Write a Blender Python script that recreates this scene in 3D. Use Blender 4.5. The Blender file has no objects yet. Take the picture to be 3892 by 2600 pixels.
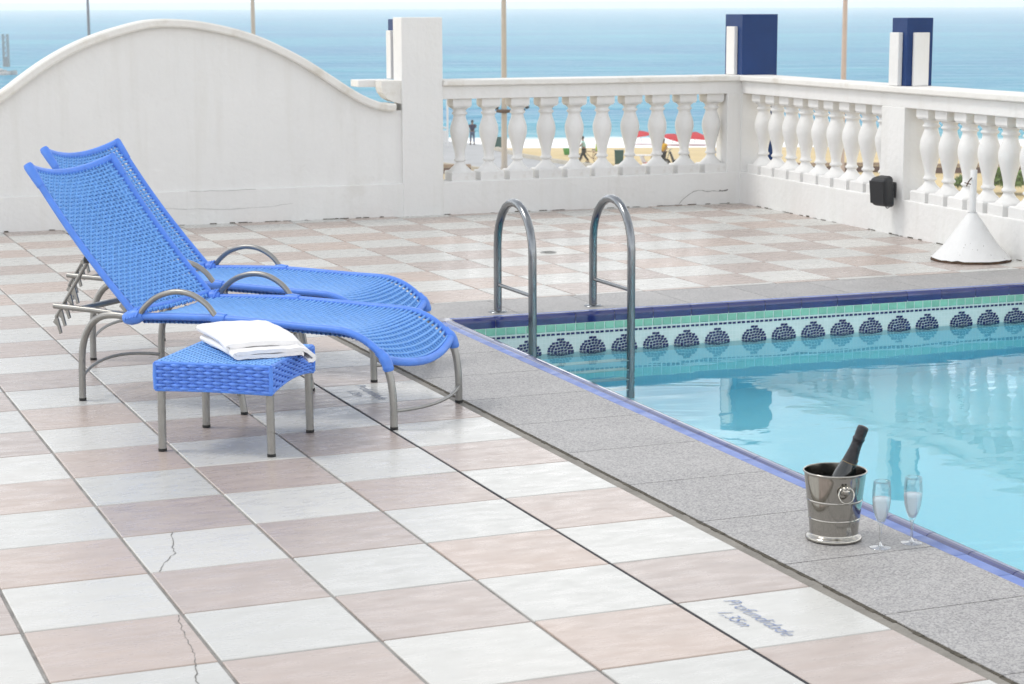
import bpy, bmesh, math, random
from mathutils import Vector, Matrix
R_ = math.radians
rnd = random.Random(7)
sc = bpy.context.scene
col = sc.collection

# ------------------------------------------------------------------ camera
YAW, PITCH, ROLL = R_(21.9768), R_(9.6079), R_(-0.1924)
CAM = Vector((-1.151, -5.764, 1.677))
cd = bpy.data.cameras.new('camera'); cd.lens = 70.02; cd.sensor_width = 36.0
cd.clip_start = 0.05; cd.clip_end = 60000
cd.dof.use_dof = True; cd.dof.focus_distance = 8.0; cd.dof.aperture_fstop = 10.0
co = bpy.data.objects.new('camera', cd); col.objects.link(co); sc.camera = co
fw = Vector((math.cos(PITCH)*math.sin(YAW), math.cos(PITCH)*math.cos(YAW), -math.sin(PITCH)))
rt0 = Vector((math.cos(YAW), -math.sin(YAW), 0)); up0 = rt0.cross(fw)
rt = rt0*math.cos(ROLL)+up0*math.sin(ROLL); up = -rt0*math.sin(ROLL)+up0*math.cos(ROLL)
mw = Matrix(((rt.x, up.x, -fw.x, CAM.x), (rt.y, up.y, -fw.y, CAM.y), (rt.z, up.z, -fw.z, CAM.z), (0, 0, 0, 1)))
co.matrix_world = mw
sc.render.resolution_x = 1024; sc.render.resolution_y = 684

# ------------------------------------------------------------------ world and sun
SUN_DIR = Vector((-0.62, 0.30, 0.95)).normalized()          # towards the sun
w = bpy.data.worlds.new('World'); sc.world = w; w.use_nodes = True
nt = w.node_tree; nt.nodes.clear()
N = nt.nodes.new; L = nt.links.new
out = N('ShaderNodeOutputWorld'); bg = N('ShaderNodeBackground'); bg.inputs['Strength'].default_value = 0.11
sky = N('ShaderNodeTexSky'); sky.sky_type = 'NISHITA'; sky.sun_disc = False
sky.sun_elevation = math.asin(SUN_DIR.z); sky.sun_rotation = math.atan2(SUN_DIR.x, SUN_DIR.y)
sky.air_density = 1.0; sky.dust_density = 1.5; sky.ozone_density = 1.0
tc = N('ShaderNodeTexCoord'); sep = N('ShaderNodeSeparateXYZ'); L(tc.outputs['Generated'], sep.inputs[0])
def wm(op, a, b=None):
    n = N('ShaderNodeMath'); n.operation = op
    for i, v in enumerate((a, b)):
        if v is None: continue
        if isinstance(v, (int, float)): n.inputs[i].default_value = v
        else: L(v, n.inputs[i])
    return n.outputs[0]
zc = wm('ADD', wm('MAXIMUM', sep.outputs['Z'], 0.0), 0.12)
cmb = N('ShaderNodeCombineXYZ'); L(wm('DIVIDE', sep.outputs['X'], zc), cmb.inputs[0]); L(wm('DIVIDE', sep.outputs['Y'], zc), cmb.inputs[1])
cn = N('ShaderNodeTexNoise'); cn.inputs['Scale'].default_value = 1.5; cn.inputs['Detail'].default_value = 7; cn.inputs['Roughness'].default_value = 0.58
L(cmb.outputs[0], cn.inputs['Vector'])
cr = N('ShaderNodeValToRGB'); cr.color_ramp.elements[0].position = 0.43; cr.color_ramp.elements[1].position = 0.57
L(cn.outputs['Fac'], cr.inputs[0])
# thick bright veil towards the horizon, broken cloud above it
veil = N('ShaderNodeMapRange'); L(sep.outputs['Z'], veil.inputs['Value'])
veil.inputs['From Min'].default_value = 0.0; veil.inputs['From Max'].default_value = 0.15
veil.inputs['To Min'].default_value = 1.0; veil.inputs['To Max'].default_value = 0.40
cf = wm('MINIMUM', wm('ADD', wm('MULTIPLY', cr.outputs[0], 0.60), veil.outputs[0]), 1.0)
mx = N('ShaderNodeMix'); mx.data_type = 'RGBA'; L(cf, mx.inputs['Factor']); L(sky.outputs[0], mx.inputs['A'])
low = N('ShaderNodeMapRange'); L(sep.outputs['Z'], low.inputs['Value'])
low.inputs['From Min'].default_value = 0.05; low.inputs['From Max'].default_value = 0.75
low.inputs['To Min'].default_value = 1.78; low.inputs['To Max'].default_value = 0.80
cl = N('ShaderNodeVectorMath'); cl.operation = 'SCALE'; cl.inputs[0].default_value = (10.35, 10.45, 10.55); L(low.outputs[0], cl.inputs['Scale'])
L(cl.outputs[0], mx.inputs['B'])
L(mx.outputs['Result'], bg.inputs['Color']); L(bg.outputs[0], out.inputs['Surface'])

sl = bpy.data.lights.new('sun', 'SUN'); sl.energy = 1.2; sl.angle = R_(16); sl.color = (1.0, 0.965, 0.91)
so = bpy.data.objects.new('sun', sl); col.objects.link(so)
so.rotation_euler = (-SUN_DIR).to_track_quat('-Z', 'Y').to_euler(); so.location = (0, 0, 30)

sc.view_settings.view_transform = 'Standard'; sc.view_settings.look = 'None'
sc.view_settings.exposure = 0.32; sc.view_settings.gamma = 1.0; sc.view_settings.use_curve_mapping = False
sc.cycles.use_denoising = True
sc.cycles.max_bounces = 14; sc.cycles.diffuse_bounces = 9; sc.cycles.glossy_bounces = 6; sc.cycles.transparent_max_bounces = 16; sc.cycles.transmission_bounces = 10
sc.cycles.volume_bounces = 4; sc.cycles.sample_clamp_indirect = 6.0; sc.cycles.blur_glossy = 0.5

# ------------------------------------------------------------------ helpers
def tag(o, label=None, cat=None, group=None, kind=None):
    if label: o['label'] = label
    if cat: o['category'] = cat
    if group: o['group'] = group
    if kind: o['kind'] = kind
    return o
def empty(name, loc=(0, 0, 0), rz=0.0, parent=None):
    o = bpy.data.objects.new(name, None); col.objects.link(o); o.location = loc; o.rotation_euler = (0, 0, rz)
    o.empty_display_size = 0.1
    if parent: o.parent = parent
    return o
def link(name, me, mat=None, parent=None):
    o = bpy.data.objects.new(name, me); col.objects.link(o)
    if mat is not None and not me.materials: me.materials.append(mat)
    if parent: o.parent = parent
    return o
class MB:
    """collects shapes, then builds ONE mesh object"""
    def __init__(s): s.v = []; s.f = []; s.sm = []
    def add(s, vs, fs, smooth=False):
        n = len(s.v); s.v += [tuple(p) for p in vs]; s.f += [tuple(i+n for i in f) for f in fs]; s.sm += [smooth]*len(fs)
        return s
    def box(s, x0, x1, y0, y1, z0, z1, T=None):
        vs = [(x, y, z) for z in (z0, z1) for y in (y0, y1) for x in (x0, x1)]
        if T: vs = [T(*p) for p in vs]
        return s.add(vs, [(0, 2, 3, 1), (4, 5, 7, 6), (0, 1, 5, 4), (2, 6, 7, 3), (0, 4, 6, 2), (1, 3, 7, 5)])
    def cbox(s, x0, x1, y0, y1, z0, z1, c=0.006, T=None):
        """box with chamfered edges"""
        bm = bmesh.new(); bmesh.ops.create_cube(bm, size=1.0)
        for p in bm.verts:
            p.co = Vector((x0+(p.co.x+.5)*(x1-x0), y0+(p.co.y+.5)*(y1-y0), z0+(p.co.z+.5)*(z1-z0)))
        bmesh.ops.bevel(bm, geom=bm.edges[:], offset=c, segments=2, profile=0.5, affect='EDGES')
        bm.verts.ensure_lookup_table(); bm.faces.ensure_lookup_table()
        vs = [p.co.copy() for p in bm.verts]; fs = [tuple(q.index for q in f.verts) for f in bm.faces]; bm.free()
        if T: vs = [T(*p) for p in vs]
        return s.add(vs, fs)
    def tube(s, pts, r, n=10, cap=True, closed=False, flat=None):
        pts = [Vector(p) for p in pts]; m = len(pts)
        rs = r if isinstance(r, (list, tuple)) else [r]*m
        rings = []; prev = None
        for i, p in enumerate(pts):
            a = pts[(i-1) % m] if (closed or i > 0) else p
            b = pts[(i+1) % m] if (closed or i < m-1) else p
            t = (b-a).normalized()
            if prev is None:
                h = Vector((0, 0, 1)) if abs(t.z) < .9 else Vector((1, 0, 0)); u = t.cross(h).normalized()
            else:
                u = (prev-t*prev.dot(t)).normalized()
            prev = u; q = t.cross(u)
            rings.append([p+(u*math.cos(2*math.pi*k/n)+q*math.sin(2*math.pi*k/n))*rs[i] for k in range(n)])
        vs = [x for g in rings for x in g]; fs = []
        for i in range(m if closed else m-1):
            j = (i+1) % m
            for k in range(n):
                fs.append((i*n+k, i*n+(k+1) % n, j*n+(k+1) % n, j*n+k))
        s.add(vs, fs, True)
        if cap and not closed:
            s.add(rings[0], [tuple(range(n))[::-1]]); s.add(rings[-1], [tuple(range(n))])
        return s
    def lathe(s, prof, n=24, c=(0, 0, 0), smooth=True, T=None, square=None):
        vs = []
        for (r, z) in prof:
            for k in range(n):
                a = 2*math.pi*k/n
                p = (c[0]+r*math.cos(a), c[1]+r*math.sin(a), c[2]+z)
                vs.append(T(*p) if T else p)
        fs = [(i*n+k, i*n+(k+1) % n, (i+1)*n+(k+1) % n, (i+1)*n+k) for i in range(len(prof)-1) for k in range(n)]
        s.add(vs, fs, smooth)
        return s
    def prism(s, poly, h0, h1, T):
        """polygon (p,q) extruded along the third axis; T(p,q,h) gives the point"""
        n = len(poly)
        vs = [T(p, q, h0) for p, q in poly]+[T(p, q, h1) for p, q in poly]
        fs = [tuple(range(n))[::-1], tuple(range(n, 2*n))]+[(i, (i+1) % n, n+(i+1) % n, n+i) for i in range(n)]
        return s.add(vs, fs)
    def mesh(s, name):
        me = bpy.data.meshes.new(name); me.from_pydata(s.v, [], s.f); me.validate(clean_customdata=False)
        if len(me.polygons) == len(s.sm): me.polygons.foreach_set('use_smooth', s.sm)
        bm = bmesh.new(); bm.from_mesh(me); bmesh.ops.recalc_face_normals(bm, faces=bm.faces[:]); bm.to_mesh(me); bm.free()
        return me
    def build(s, name, mat, parent=None): return link(name, s.mesh(name), mat, parent)
def cat(pts, k=6, closed=False):
    """Catmull-Rom through the points"""
    P = [Vector(p) for p in pts]; n = len(P); o = []
    rng = range(n) if closed else range(n-1)
    for i in rng:
        p0 = P[(i-1) % n] if (closed or i > 0) else P[i]*2-P[i+1]
        p1 = P[i]; p2 = P[(i+1) % n]
        p3 = P[(i+2) % n] if (closed or i < n-2) else P[i+1]*2-P[i]
        for j in range(k):
            t = j/k
            o.append(0.5*((2*p1)+(p2-p0)*t+(2*p0-5*p1+4*p2-p3)*t*t+(3*p1-p0-3*p2+p3)*t**3))
    if not closed: o.append(P[-1])
    return o
def interp(tab, x):
    for (a, b), (c, d) in zip(tab, tab[1:]):
        if a <= x <= c: return b+(d-b)*(x-a)/(c-a)
    return tab[0][1] if x < tab[0][0] else tab[-1][1]
def copy_tree(o, parent=None):
    c = o.copy(); col.objects.link(c)
    if parent: c.parent = parent
    for ch in list(o.children): copy_tree(ch, c)
    return c

# ------------------------------------------------------------------ materials
def mat(name, base, rough=0.5, metal=0.0, spec=0.5, var=0.0, vscale=4.0, bump=0.0, bscale=60.0, coat=0.0, rand=0.0, stretch=None, dirt=None, dscale=2.0, trans=0.0, ior=1.45, rvar=0.0, sss=0, streak=None):
    m = bpy.data.materials.new(name); m.use_nodes = True; t = m.node_tree; b = t.nodes['Principled BSDF']
    b.inputs['Base Color'].default_value = (*base, 1); b.inputs['Roughness'].default_value = rough; b.inputs['Metallic'].default_value = metal
    b.inputs['Specular IOR Level'].default_value = spec; b.inputs['Coat Weight'].default_value = coat; b.inputs['Coat Roughness'].default_value = 0.08
    b.inputs['Transmission Weight'].default_value = trans; b.inputs['IOR'].default_value = ior
    n = t.nodes.new; l = t.links.new
    tcn = n('ShaderNodeTexCoord'); vec = tcn.outputs['Object']
    if stretch:
        mp = n('ShaderNodeMapping'); mp.inputs['Scale'].default_value = stretch; l(vec, mp.inputs['Vector']); vec = mp.outputs[0]
    cur = None
    if rand:                                    # shift the grain per object so that copies differ
        oi = n('ShaderNodeObjectInfo'); ad = n('ShaderNodeVectorMath'); ad.operation = 'ADD'
        ml = n('ShaderNodeMath'); ml.operation = 'MULTIPLY'; ml.inputs[1].default_value = 37.0; l(oi.outputs['Random'], ml.inputs[0])
        l(vec, ad.inputs[0]); l(ml.outputs[0], ad.inputs[1]); vec = ad.outputs[0]
    if var:
        nz = n('ShaderNodeTexNoise'); nz.inputs['Scale'].default_value = vscale; nz.inputs['Detail'].default_value = 8; nz.inputs['Roughness'].default_value = .62
        l(vec, nz.inputs['Vector'])
        mr = n('ShaderNodeMapRange'); mr.inputs['From Min'].default_value = .3; mr.inputs['From Max'].default_value = .7
        mr.inputs['To Min'].default_value = 1-var; mr.inputs['To Max'].default_value = 1+var; l(nz.outputs['Fac'], mr.inputs['Value'])
        val = mr.outputs[0]
        if rand:
            m2 = n('ShaderNodeMapRange'); m2.inputs['To Min'].default_value = 1-rand; m2.inputs['To Max'].default_value = 1+rand; l(oi.outputs['Random'], m2.inputs['Value'])
            mm = n('ShaderNodeMath'); mm.operation = 'MULTIPLY'; l(val, mm.inputs[0]); l(m2.outputs[0], mm.inputs[1]); val = mm.outputs[0]
        vm = n('ShaderNodeVectorMath'); vm.operation = 'SCALE'; vm.inputs[0].default_value = base; l(val, vm.inputs['Scale']); cur = vm.outputs[0]
    if dirt:
        nd = n('ShaderNodeTexNoise'); nd.inputs['Scale'].default_value = dscale; nd.inputs['Detail'].default_value = 10; nd.inputs['Roughness'].default_value = .7
        l(tcn.outputs['Object'], nd.inputs['Vector'])
        rp = n('ShaderNodeValToRGB'); rp.color_ramp.elements[0].position = dirt[1]; rp.color_ramp.elements[1].position = dirt[2]; l(nd.outputs['Fac'], rp.inputs[0])
        mxx = n('ShaderNodeMix'); mxx.data_type = 'RGBA'; l(rp.outputs[0], mxx.inputs['Factor'])
        if cur: l(cur, mxx.inputs['A'])
        else: mxx.inputs['A'].default_value = (*base, 1)
        mxx.inputs['B'].default_value = (*dirt[0], 1); cur = mxx.outputs['Result']
    if streak:                                  # rain streaks and patchy old paint
        ms = n('ShaderNodeMapping'); ms.inputs['Scale'].default_value = (7, 7, .55); l(tcn.outputs['Object'], ms.inputs['Vector'])
        ns = n('ShaderNodeTexNoise'); ns.inputs['Scale'].default_value = 1.3; ns.inputs['Detail'].default_value = 7; ns.inputs['Roughness'].default_value = .6; l(ms.outputs[0], ns.inputs['Vector'])
        rs = n('ShaderNodeValToRGB'); rs.color_ramp.elements[0].position = .50; rs.color_ramp.elements[1].position = .78; rs.color_ramp.elements[1].color = (.55, .55, .55, 1); l(ns.outputs['Fac'], rs.inputs[0])
        mst = n('ShaderNodeMix'); mst.data_type = 'RGBA'; l(rs.outputs[0], mst.inputs['Factor'])
        if cur: l(cur, mst.inputs['A'])
        else: mst.inputs['A'].default_value = (*base, 1)
        mst.inputs['B'].default_value = (*streak, 1); cur = mst.outputs['Result']
    if cur: l(cur, b.inputs['Base Color'])
    if rvar:
        nr = n('ShaderNodeTexNoise'); nr.inputs['Scale'].default_value = vscale*1.7; nr.inputs['Detail'].default_value = 5; l(vec, nr.inputs['Vector'])
        m3 = n('ShaderNodeMapRange'); m3.inputs['From Min'].default_value = .3; m3.inputs['From Max'].default_value = .7
        m3.inputs['To Min'].default_value = max(0.02, rough-rvar); m3.inputs['To Max'].default_value = rough+rvar; l(nr.outputs['Fac'], m3.inputs['Value']); l(m3.outputs[0], b.inputs['Roughness'])
    if bump:
        nb = n('ShaderNodeTexNoise'); nb.inputs['Scale'].default_value = bscale; nb.inputs['Detail'].default_value = 6; l(vec, nb.inputs['Vector'])
        bp = n('ShaderNodeBump'); bp.inputs['Strength'].default_value = bump; bp.inputs['Distance'].default_value = 0.02; l(nb.outputs['Fac'], bp.inputs['Height']); l(bp.outputs[0], b.inputs['Normal'])
    return m
M = {}
M['wall'] = mat('wall_paint', (.70, .695, .68), .75, var=.03, vscale=1.3, bump=.25, bscale=22, dirt=((.56, .54, .49), .64, .86), dscale=1.1, streak=(.62, .61, .575))
M['wall_cap'] = mat('cap_paint', (.69, .675, .64), .7, var=.05, vscale=3, bump=.2, bscale=30, dirt=((.50, .455, .37), .54, .78), dscale=2.5)
M['baluster'] = mat('baluster_paint', (.69, .685, .67), .68, var=.04, vscale=6, bump=.2, bscale=30, rand=.035, dirt=((.50, .465, .41), .58, .80), dscale=7)
M['navy'] = mat('navy_paint', (.006, .034, .135), .5, spec=.3, var=.12, vscale=3, bump=.05, bscale=40)
M['tile_white'] = mat('white_tile', (.488, .485, .460), .31, var=.042, vscale=5, rand=.04, stretch=(1.2, 3.2, 1), rvar=.10, bump=.03, bscale=30)
M['tile_pink'] = mat('pink_tile', (.384, .325, .294), .31, var=.11, vscale=5, rand=.05, stretch=(1.1, 3.4, 1), rvar=.10, bump=.03, bscale=30)
def warm(m, c, amt):                      # some tiles came out of another batch
    t = m.node_tree; b = t.nodes['Principled BSDF']; n = t.nodes.new; l = t.links.new; old = b.inputs['Base Color'].links[0].from_socket
    oi = n('ShaderNodeObjectInfo'); pw = n('ShaderNodeMath'); pw.operation = 'POWER'; pw.inputs[1].default_value = 2.5; l(oi.outputs['Random'], pw.inputs[0])
    tcn = n('ShaderNodeTexCoord'); nz = n('ShaderNodeTexNoise'); nz.inputs['Scale'].default_value = 3; nz.inputs['Detail'].default_value = 4; l(tcn.outputs['Object'], nz.inputs['Vector'])
    mu = n('ShaderNodeMath'); mu.operation = 'MULTIPLY'; l(pw.outputs[0], mu.inputs[0]); l(nz.outputs['Fac'], mu.inputs[1])
    m2 = n('ShaderNodeMath'); m2.operation = 'MULTIPLY'; m2.inputs[1].default_value = amt*2; m2.use_clamp = True; l(mu.outputs[0], m2.inputs[0])
    mx_ = n('ShaderNodeMix'); mx_.data_type = 'RGBA'; l(m2.outputs[0], mx_.inputs['Factor']); l(old, mx_.inputs['A']); mx_.inputs['B'].default_value = (*c, 1); l(mx_.outputs['Result'], b.inputs['Base Color'])
warm(M['tile_pink'], (.48, .37, .30), .42); warm(M['tile_white'], (.55, .53, .49), .4)
M['grout'] = mat('grout', (.27, .262, .25), .9, var=.35, vscale=7, bump=.3, bscale=90)
M['joint'] = mat('joint_filler', (0.024, 0.024, 0.028), .8, var=.3, vscale=20)
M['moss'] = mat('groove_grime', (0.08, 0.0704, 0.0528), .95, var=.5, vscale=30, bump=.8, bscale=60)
def granite():
    m = mat('granite', (.325, .312, .298), .50, var=.20, vscale=2.2, rand=.06)
    t = m.node_tree; b = t.nodes['Principled BSDF']; n = t.nodes.new; l = t.links.new
    tcn = n('ShaderNodeTexCoord'); v = n('ShaderNodeTexVoronoi'); v.inputs['Scale'].default_value = 190; l(tcn.outputs['Object'], v.inputs['Vector'])
    rp = n('ShaderNodeValToRGB'); e = rp.color_ramp.elements; e[0].position = 0; e[0].color = (.08, .08, .09, 1); e[1].position = 1; e[1].color = (.50, .49, .49, 1)
    for p, c in ((.22, (.15, .15, .16, 1)), (.45, (.29, .285, .29, 1)), (.75, (.40, .39, .375, 1))): x = e.new(p); x.color = c
    sp = n('ShaderNodeSeparateColor'); l(v.outputs['Color'], sp.inputs[0]); l(sp.outputs[0], rp.inputs[0])
    old = b.inputs['Base Color'].links[0].from_socket
    mm = n('ShaderNodeMix'); mm.data_type = 'RGBA'; mm.inputs['Factor'].default_value = .52; l(old, mm.inputs['A']); l(rp.outputs[0], mm.inputs['B']); l(mm.outputs['Result'], b.inputs['Base Color'])
    bp = n('ShaderNodeBump'); bp.inputs['Strength'].default_value = .25; bp.inputs['Distance'].default_value = .003; l(sp.outputs[1], bp.inputs['Height']); l(bp.outputs[0], b.inputs['Normal'])
    return m
M['granite'] = granite()
M['bullnose'] = mat('blue_glazed_edge', (.014, .024, .13), .12, var=.22, vscale=8, rand=.08, coat=.8, rvar=.05)
M['green_tile'] = mat('green_glass_tile', (.22, .50, .37), .18, var=.12, vscale=20, rand=.10, coat=.3)
M['navy_chip'] = mat('navy_glass_chip', (0.0096, 0.0144, 0.096), .18, var=.2, vscale=60, coat=.3)
M['steel'] = mat('brushed_steel', (0.216, 0.228, 0.24), .22, metal=1, var=.08, vscale=8, bump=.03, bscale=120, stretch=(1, 1, .2))
M['alu'] = mat('grey_aluminium', (.285, .28, .265), .36, metal=.8, var=.10, vscale=12, bump=.03, bscale=120)
M['silver'] = mat('polished_steel', (0.40, 0.382, 0.345), .11, metal=1, var=.05, vscale=9, rvar=.05)
M['blue_rail'] = mat('blue_wrapped_rail', (.082, .225, .70), .42, var=.12, vscale=14)
M['blue_weave'] = mat('blue_synthetic_cane', (.150, .365, .76), .42, var=.10, vscale=30)
M['blue_basket'] = mat('blue_basket_strip', (.105, .245, .72), .42, var=.10, vscale=25)
M['rubber'] = mat('black_rubber', (0.016, 0.016, 0.016), .7)
M['black'] = mat('black_plastic', (0.0112, 0.012, 0.0144), .45, var=.2, vscale=40, bump=.1, bscale=200)
M['towel'] = mat('white_terry', (.90, .89, .885), .95, var=.02, vscale=12, bump=.5, bscale=420)
M['bottle'] = mat('dark_green_glass', (0.0048, 0.008, 0.008), .12, spec=.6, coat=.4)
M['foil'] = mat('black_foil', (0.008, 0.008, 0.0112), .30, var=.2, vscale=60, bump=.3, bscale=90)
M['gold'] = mat('gold_print', (0.24, 0.168, 0.072), .4, metal=.6)
M['rust'] = mat('rusty_iron', (0.08, 0.044, 0.024), .9, var=.5, vscale=30, bump=.5, bscale=60)
M['cone'] = mat('chipped_white_paint', (0.64, 0.64, 0.632), .6, var=.03, vscale=6, bump=.3, bscale=18)
M['text'] = mat('blue_lettering', (.10, .16, .36), .4, dirt=((.42, .44, .46), .46, .60), dscale=55)
M['text_grey'] = mat('faded_lettering', (0.176, 0.216, 0.304), .5)
M['hairline'] = mat('hairline_crack', (.50, .495, .48), .95)
M['crack'] = mat('crack_dirt', (.17, .165, .155), .95, var=.4, vscale=60)

# ------------------------------------------------------------------ frames of the place
S = 0.44                                    # floor tile
PC = Vector((7.02, 9.27)); TH = R_(-2.3)
UX = Vector((math.cos(TH), math.sin(TH))); UY = Vector((-math.sin(TH), math.cos(TH)))
def W(a, b, z):                             # parapet frame: a leftwards from the corner, b towards the terrace
    q = PC-UX*a-UY*b; return (q.x, q.y, z)
PO = Vector((2.525, 4.165)); TP = R_(-1.05)
PX = Vector((math.cos(TP), math.sin(TP))); PY = Vector((-math.sin(TP), math.cos(TP)))
def Q(x, y, z):                             # pool frame: x to the right, y away; origin at the far left inner corner
    q = PO+PX*x+PY*y; return (q.x, q.y, z)
PW, PL = 3.75, 7.6                          # pool width, length
GZ = -8.2                                   # beach level
FWD = Vector((math.sin(YAW), math.cos(YAW))); RGT = Vector((math.cos(YAW), -math.sin(YAW)))
def V(d, x, z=GZ):                          # beach frame: d metres out to sea, x along the shore
    q = Vector((CAM.x, CAM.y))+FWD*d+RGT*x; return (q.x, q.y, z)

# ------------------------------------------------------------------ terrace floor
def slab_piece(mb, poly, z0, z1):
    mb.prism(poly, z0, z1, lambda p, q, h: (p, q, h))
oc = [W(-.30, -.30, 0), W(12.5, -.30, 0), W(12.5, 22, 0), W(-.30, 22, 0)]; oc = [(p[0], p[1]) for p in oc]
ic = [Q(-.004, .004, 0), Q(PW+.004, .004, 0), Q(PW+.004, -PL-.004, 0), Q(-.004, -PL-.004, 0)]; ic = [(p[0], p[1]) for p in ic]
mb = MB()   # ring of four pieces round the basin: far, left, near, right
slab_piece(mb, [oc[0], oc[1], ic[0], ic[1]], -1.72, -.006)
slab_piece(mb, [oc[1], oc[2], ic[3], ic[0]], -1.72, -.006)
slab_piece(mb, [oc[2], oc[3], ic[2], ic[3]], -1.72, -.006)
slab_piece(mb, [oc[3], oc[0], ic[1], ic[2]], -1.72, -.006)
floor = mb.build('terrace_floor', M['grout']); tag(floor, kind='structure')
mb = MB(); mb.prism(oc, GZ-.3, -1.73, lambda p, q, h: (p, q, h)); podium = mb.build('building_podium', M['wall']); tag(podium, kind='structure')

def tile_mesh(name, gx, gy, m):
    b = MB(); hx, hy = S/2-gx/2, S/2-gy/2; c = .0025
    vs = [(-hx, -hy, -.02), (hx, -hy, -.02), (hx, hy, -.02), (-hx, hy, -.02), (-hx, -hy, -c), (hx, -hy, -c), (hx, hy, -c), (-hx, hy, -c), (-hx+c, -hy+c, 0), (hx-c, -hy+c, 0), (hx-c, hy-c, 0), (-hx+c, hy-c, 0)]
    fs = [(8, 9, 10, 11)]+[(i, (i+1) % 4, 4+(i+1) % 4, 4+i) for i in range(4)]+[(4+i, 4+(i+1) % 4, 8+(i+1) % 4, 8+i) for i in range(4)]
    b.add(vs, fs); me = b.mesh(name); me.materials.append(m); return me
tmw = tile_mesh('floor_tile', .0105, .0062, M['tile_white']); tmp = tile_mesh('floor_tile', .0105, .0062, M['tile_pink'])
def inview(x, y, z=0, pad=.03):
    d = Vector((x, y, z))-CAM; zz = d.dot(fw)
    if zz < .3: return None
    u = d.dot(rt)/zz*70.02/36; v = d.dot(up)/zz*70.02/36
    return zz if abs(u) < .5+pad and abs(v) < .334+pad else None
cells = []
for i in range(-9, 16):
    for j in range(-12, 22):
        x, y = (i+.5)*S, (j+.5)*S
        if i >= 4 and j <= 10 and not (j == 10): continue
        ds = [inview(x+dx, y+dy) for dx in (-.2, 0, .2) for dy in (-.2, 0, .2)]; ds = [d for d in ds if d]
        cells.append((min(ds) if ds else 999+abs(i)+abs(j), i, j))
cells.sort()
tiles = {}
rest = {0: MB(), 1: MB()}
for k, (d, i, j) in enumerate(cells):
    par = (i+j) % 2; x, y = (i+.5)*S, (j+.5)*S
    if i >= 4 and j == 10:                      # cut strip of tile along the far granite
        yy = Q((x-PO.x), .655, 0)[1]
        rest[par].box(x-S/2+.004, x+S/2-.004, yy, (j+1)*S-.003, -.02, 0); continue
    if k < 300 and d < 900:
        o = link('floor_tile', tmp if par else tmw, None, floor); o.location = (x, y, rnd.uniform(-.0006, .0006)); o.rotation_euler = (rnd.gauss(0, .0009), rnd.gauss(0, .0009), rnd.gauss(0, .0012)); tiles[(i, j)] = o
    else:
        rest[par].box(x-S/2+.00425, x+S/2-.00425, y-S/2+.0025, y+S/2-.0025, -.02, 0)
for par in (0, 1):
    o = rest[par].build('floor_tile_field', M['tile_pink'] if par else M['tile_white'], floor); o['kind'] = 'stuff'
# dark expansion joint between the third and fourth column
mb = MB(); mb.box(3*S-.0045, 3*S+.0045, -5.2, 9.3, -.006, -.0012); mb.build('expansion_joint', M['joint'], floor)
# grimy groove between tiles and granite
mb = MB()
mb.box(1.7565, 1.7985, -5.2, 4.80, -.008, -.0028); mb.build('mortar_strip', mat('beige_mortar', (.235, .22, .195), .9, var=.2, vscale=6, bump=.4, bscale=60), floor); mb = MB()
y = -5.2
while y < 4.80:
    wv = rnd.uniform(.007, .013); y2 = y+rnd.uniform(.03, .07)
    mb.box(1.802-wv, 1.806, y, y2, -.006, rnd.uniform(-.003, .0)); y = y2
mb.build('groove_filler', M['moss'], floor)
# cracks in two tiles
def crack(pts, w, name, parent, nrm=None, z=.0012, T=None, m='crack'):
    b = MB()
    fine = []
    for p, q in zip(pts, pts[1:]):
        for k in range(4):
            t = k/4; fine.append((p[0]+(q[0]-p[0])*t+rnd.uniform(-.004, .004), p[1]+(q[1]-p[1])*t+rnd.uniform(-.004, .004)))
    fine.append(pts[-1])
    for p, q in zip(fine, fine[1:]):
        dx, dy = q[0]-p[0], q[1]-p[1]; ln = math.hypot(dx, dy) or 1; ww = w*rnd.uniform(.6, 1.4); nx, ny = -dy/ln*ww/2, dx/ln*ww/2
        vs = [(p[0]+nx, p[1]+ny), (p[0]-nx, p[1]-ny), (q[0]-nx, q[1]-ny), (q[0]+nx, q[1]+ny)]
        b.add([T(*v) if T else (v[0], v[1], z) for v in vs], [(0, 1, 2, 3)])
    return b.build(name, M[m], parent)
crack([(0.165, 0.437), (0.131, 0.282), (0.12, 0.192), (0.082, 0.124), (0.058, 0.08), (0.03, 0.003)], .0022, 'crack', floor)
crack([(-0.015, -0.445), (-0.027, -0.527), (-0.036, -0.624), (-0.044, -0.733), (-0.05, -0.798), (-0.064, -0.878)], .0022, 'crack', floor)
crack([(-.064, -.884), (-0.081, -0.953), (-0.095, -1.032), (-.10, -1.10)], .0026, 'crack', floor)
# lettering on the depth tiles
def lettering(txt, size, loc, parent, m, ang=-90, shear=.28):
    cu = bpy.data.curves.new('lettering', 'FONT'); cu.body = txt; cu.size = size; cu.shear = shear; cu.align_x = 'CENTER'; cu.offset = -.0004
    o = bpy.data.objects.new('t', cu); col.objects.link(o); bpy.context.view_layer.update()
    me = bpy.data.meshes.new_from_object(o.evaluated_get(bpy.context.evaluated_depsgraph_get())); bpy.data.objects.remove(o)
    me.materials.clear(); me.materials.append(m); me.name = 'lettering'
    c = bpy.data.objects.new('lettering', me); col.objects.link(c)
    c.parent = parent; pl = parent.location
    c.location = (loc[0]-pl.x, loc[1]-pl.y, .0012-pl.z); c.rotation_euler = (0, 0, R_(ang)); return c
t1 = tiles[(3, -3)]; t1['label'] = 'white tile lettered with the water depth in blue'
lettering('Profundidade', .066, (1.452, -1.085), t1, M['text']); lettering('1,35m', .060, (1.385, -1.07), t1, M['text'])
t2 = tiles[(3, 5)]; t2['label'] = 'white tile with faded depth lettering under the near lounger'
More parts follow.
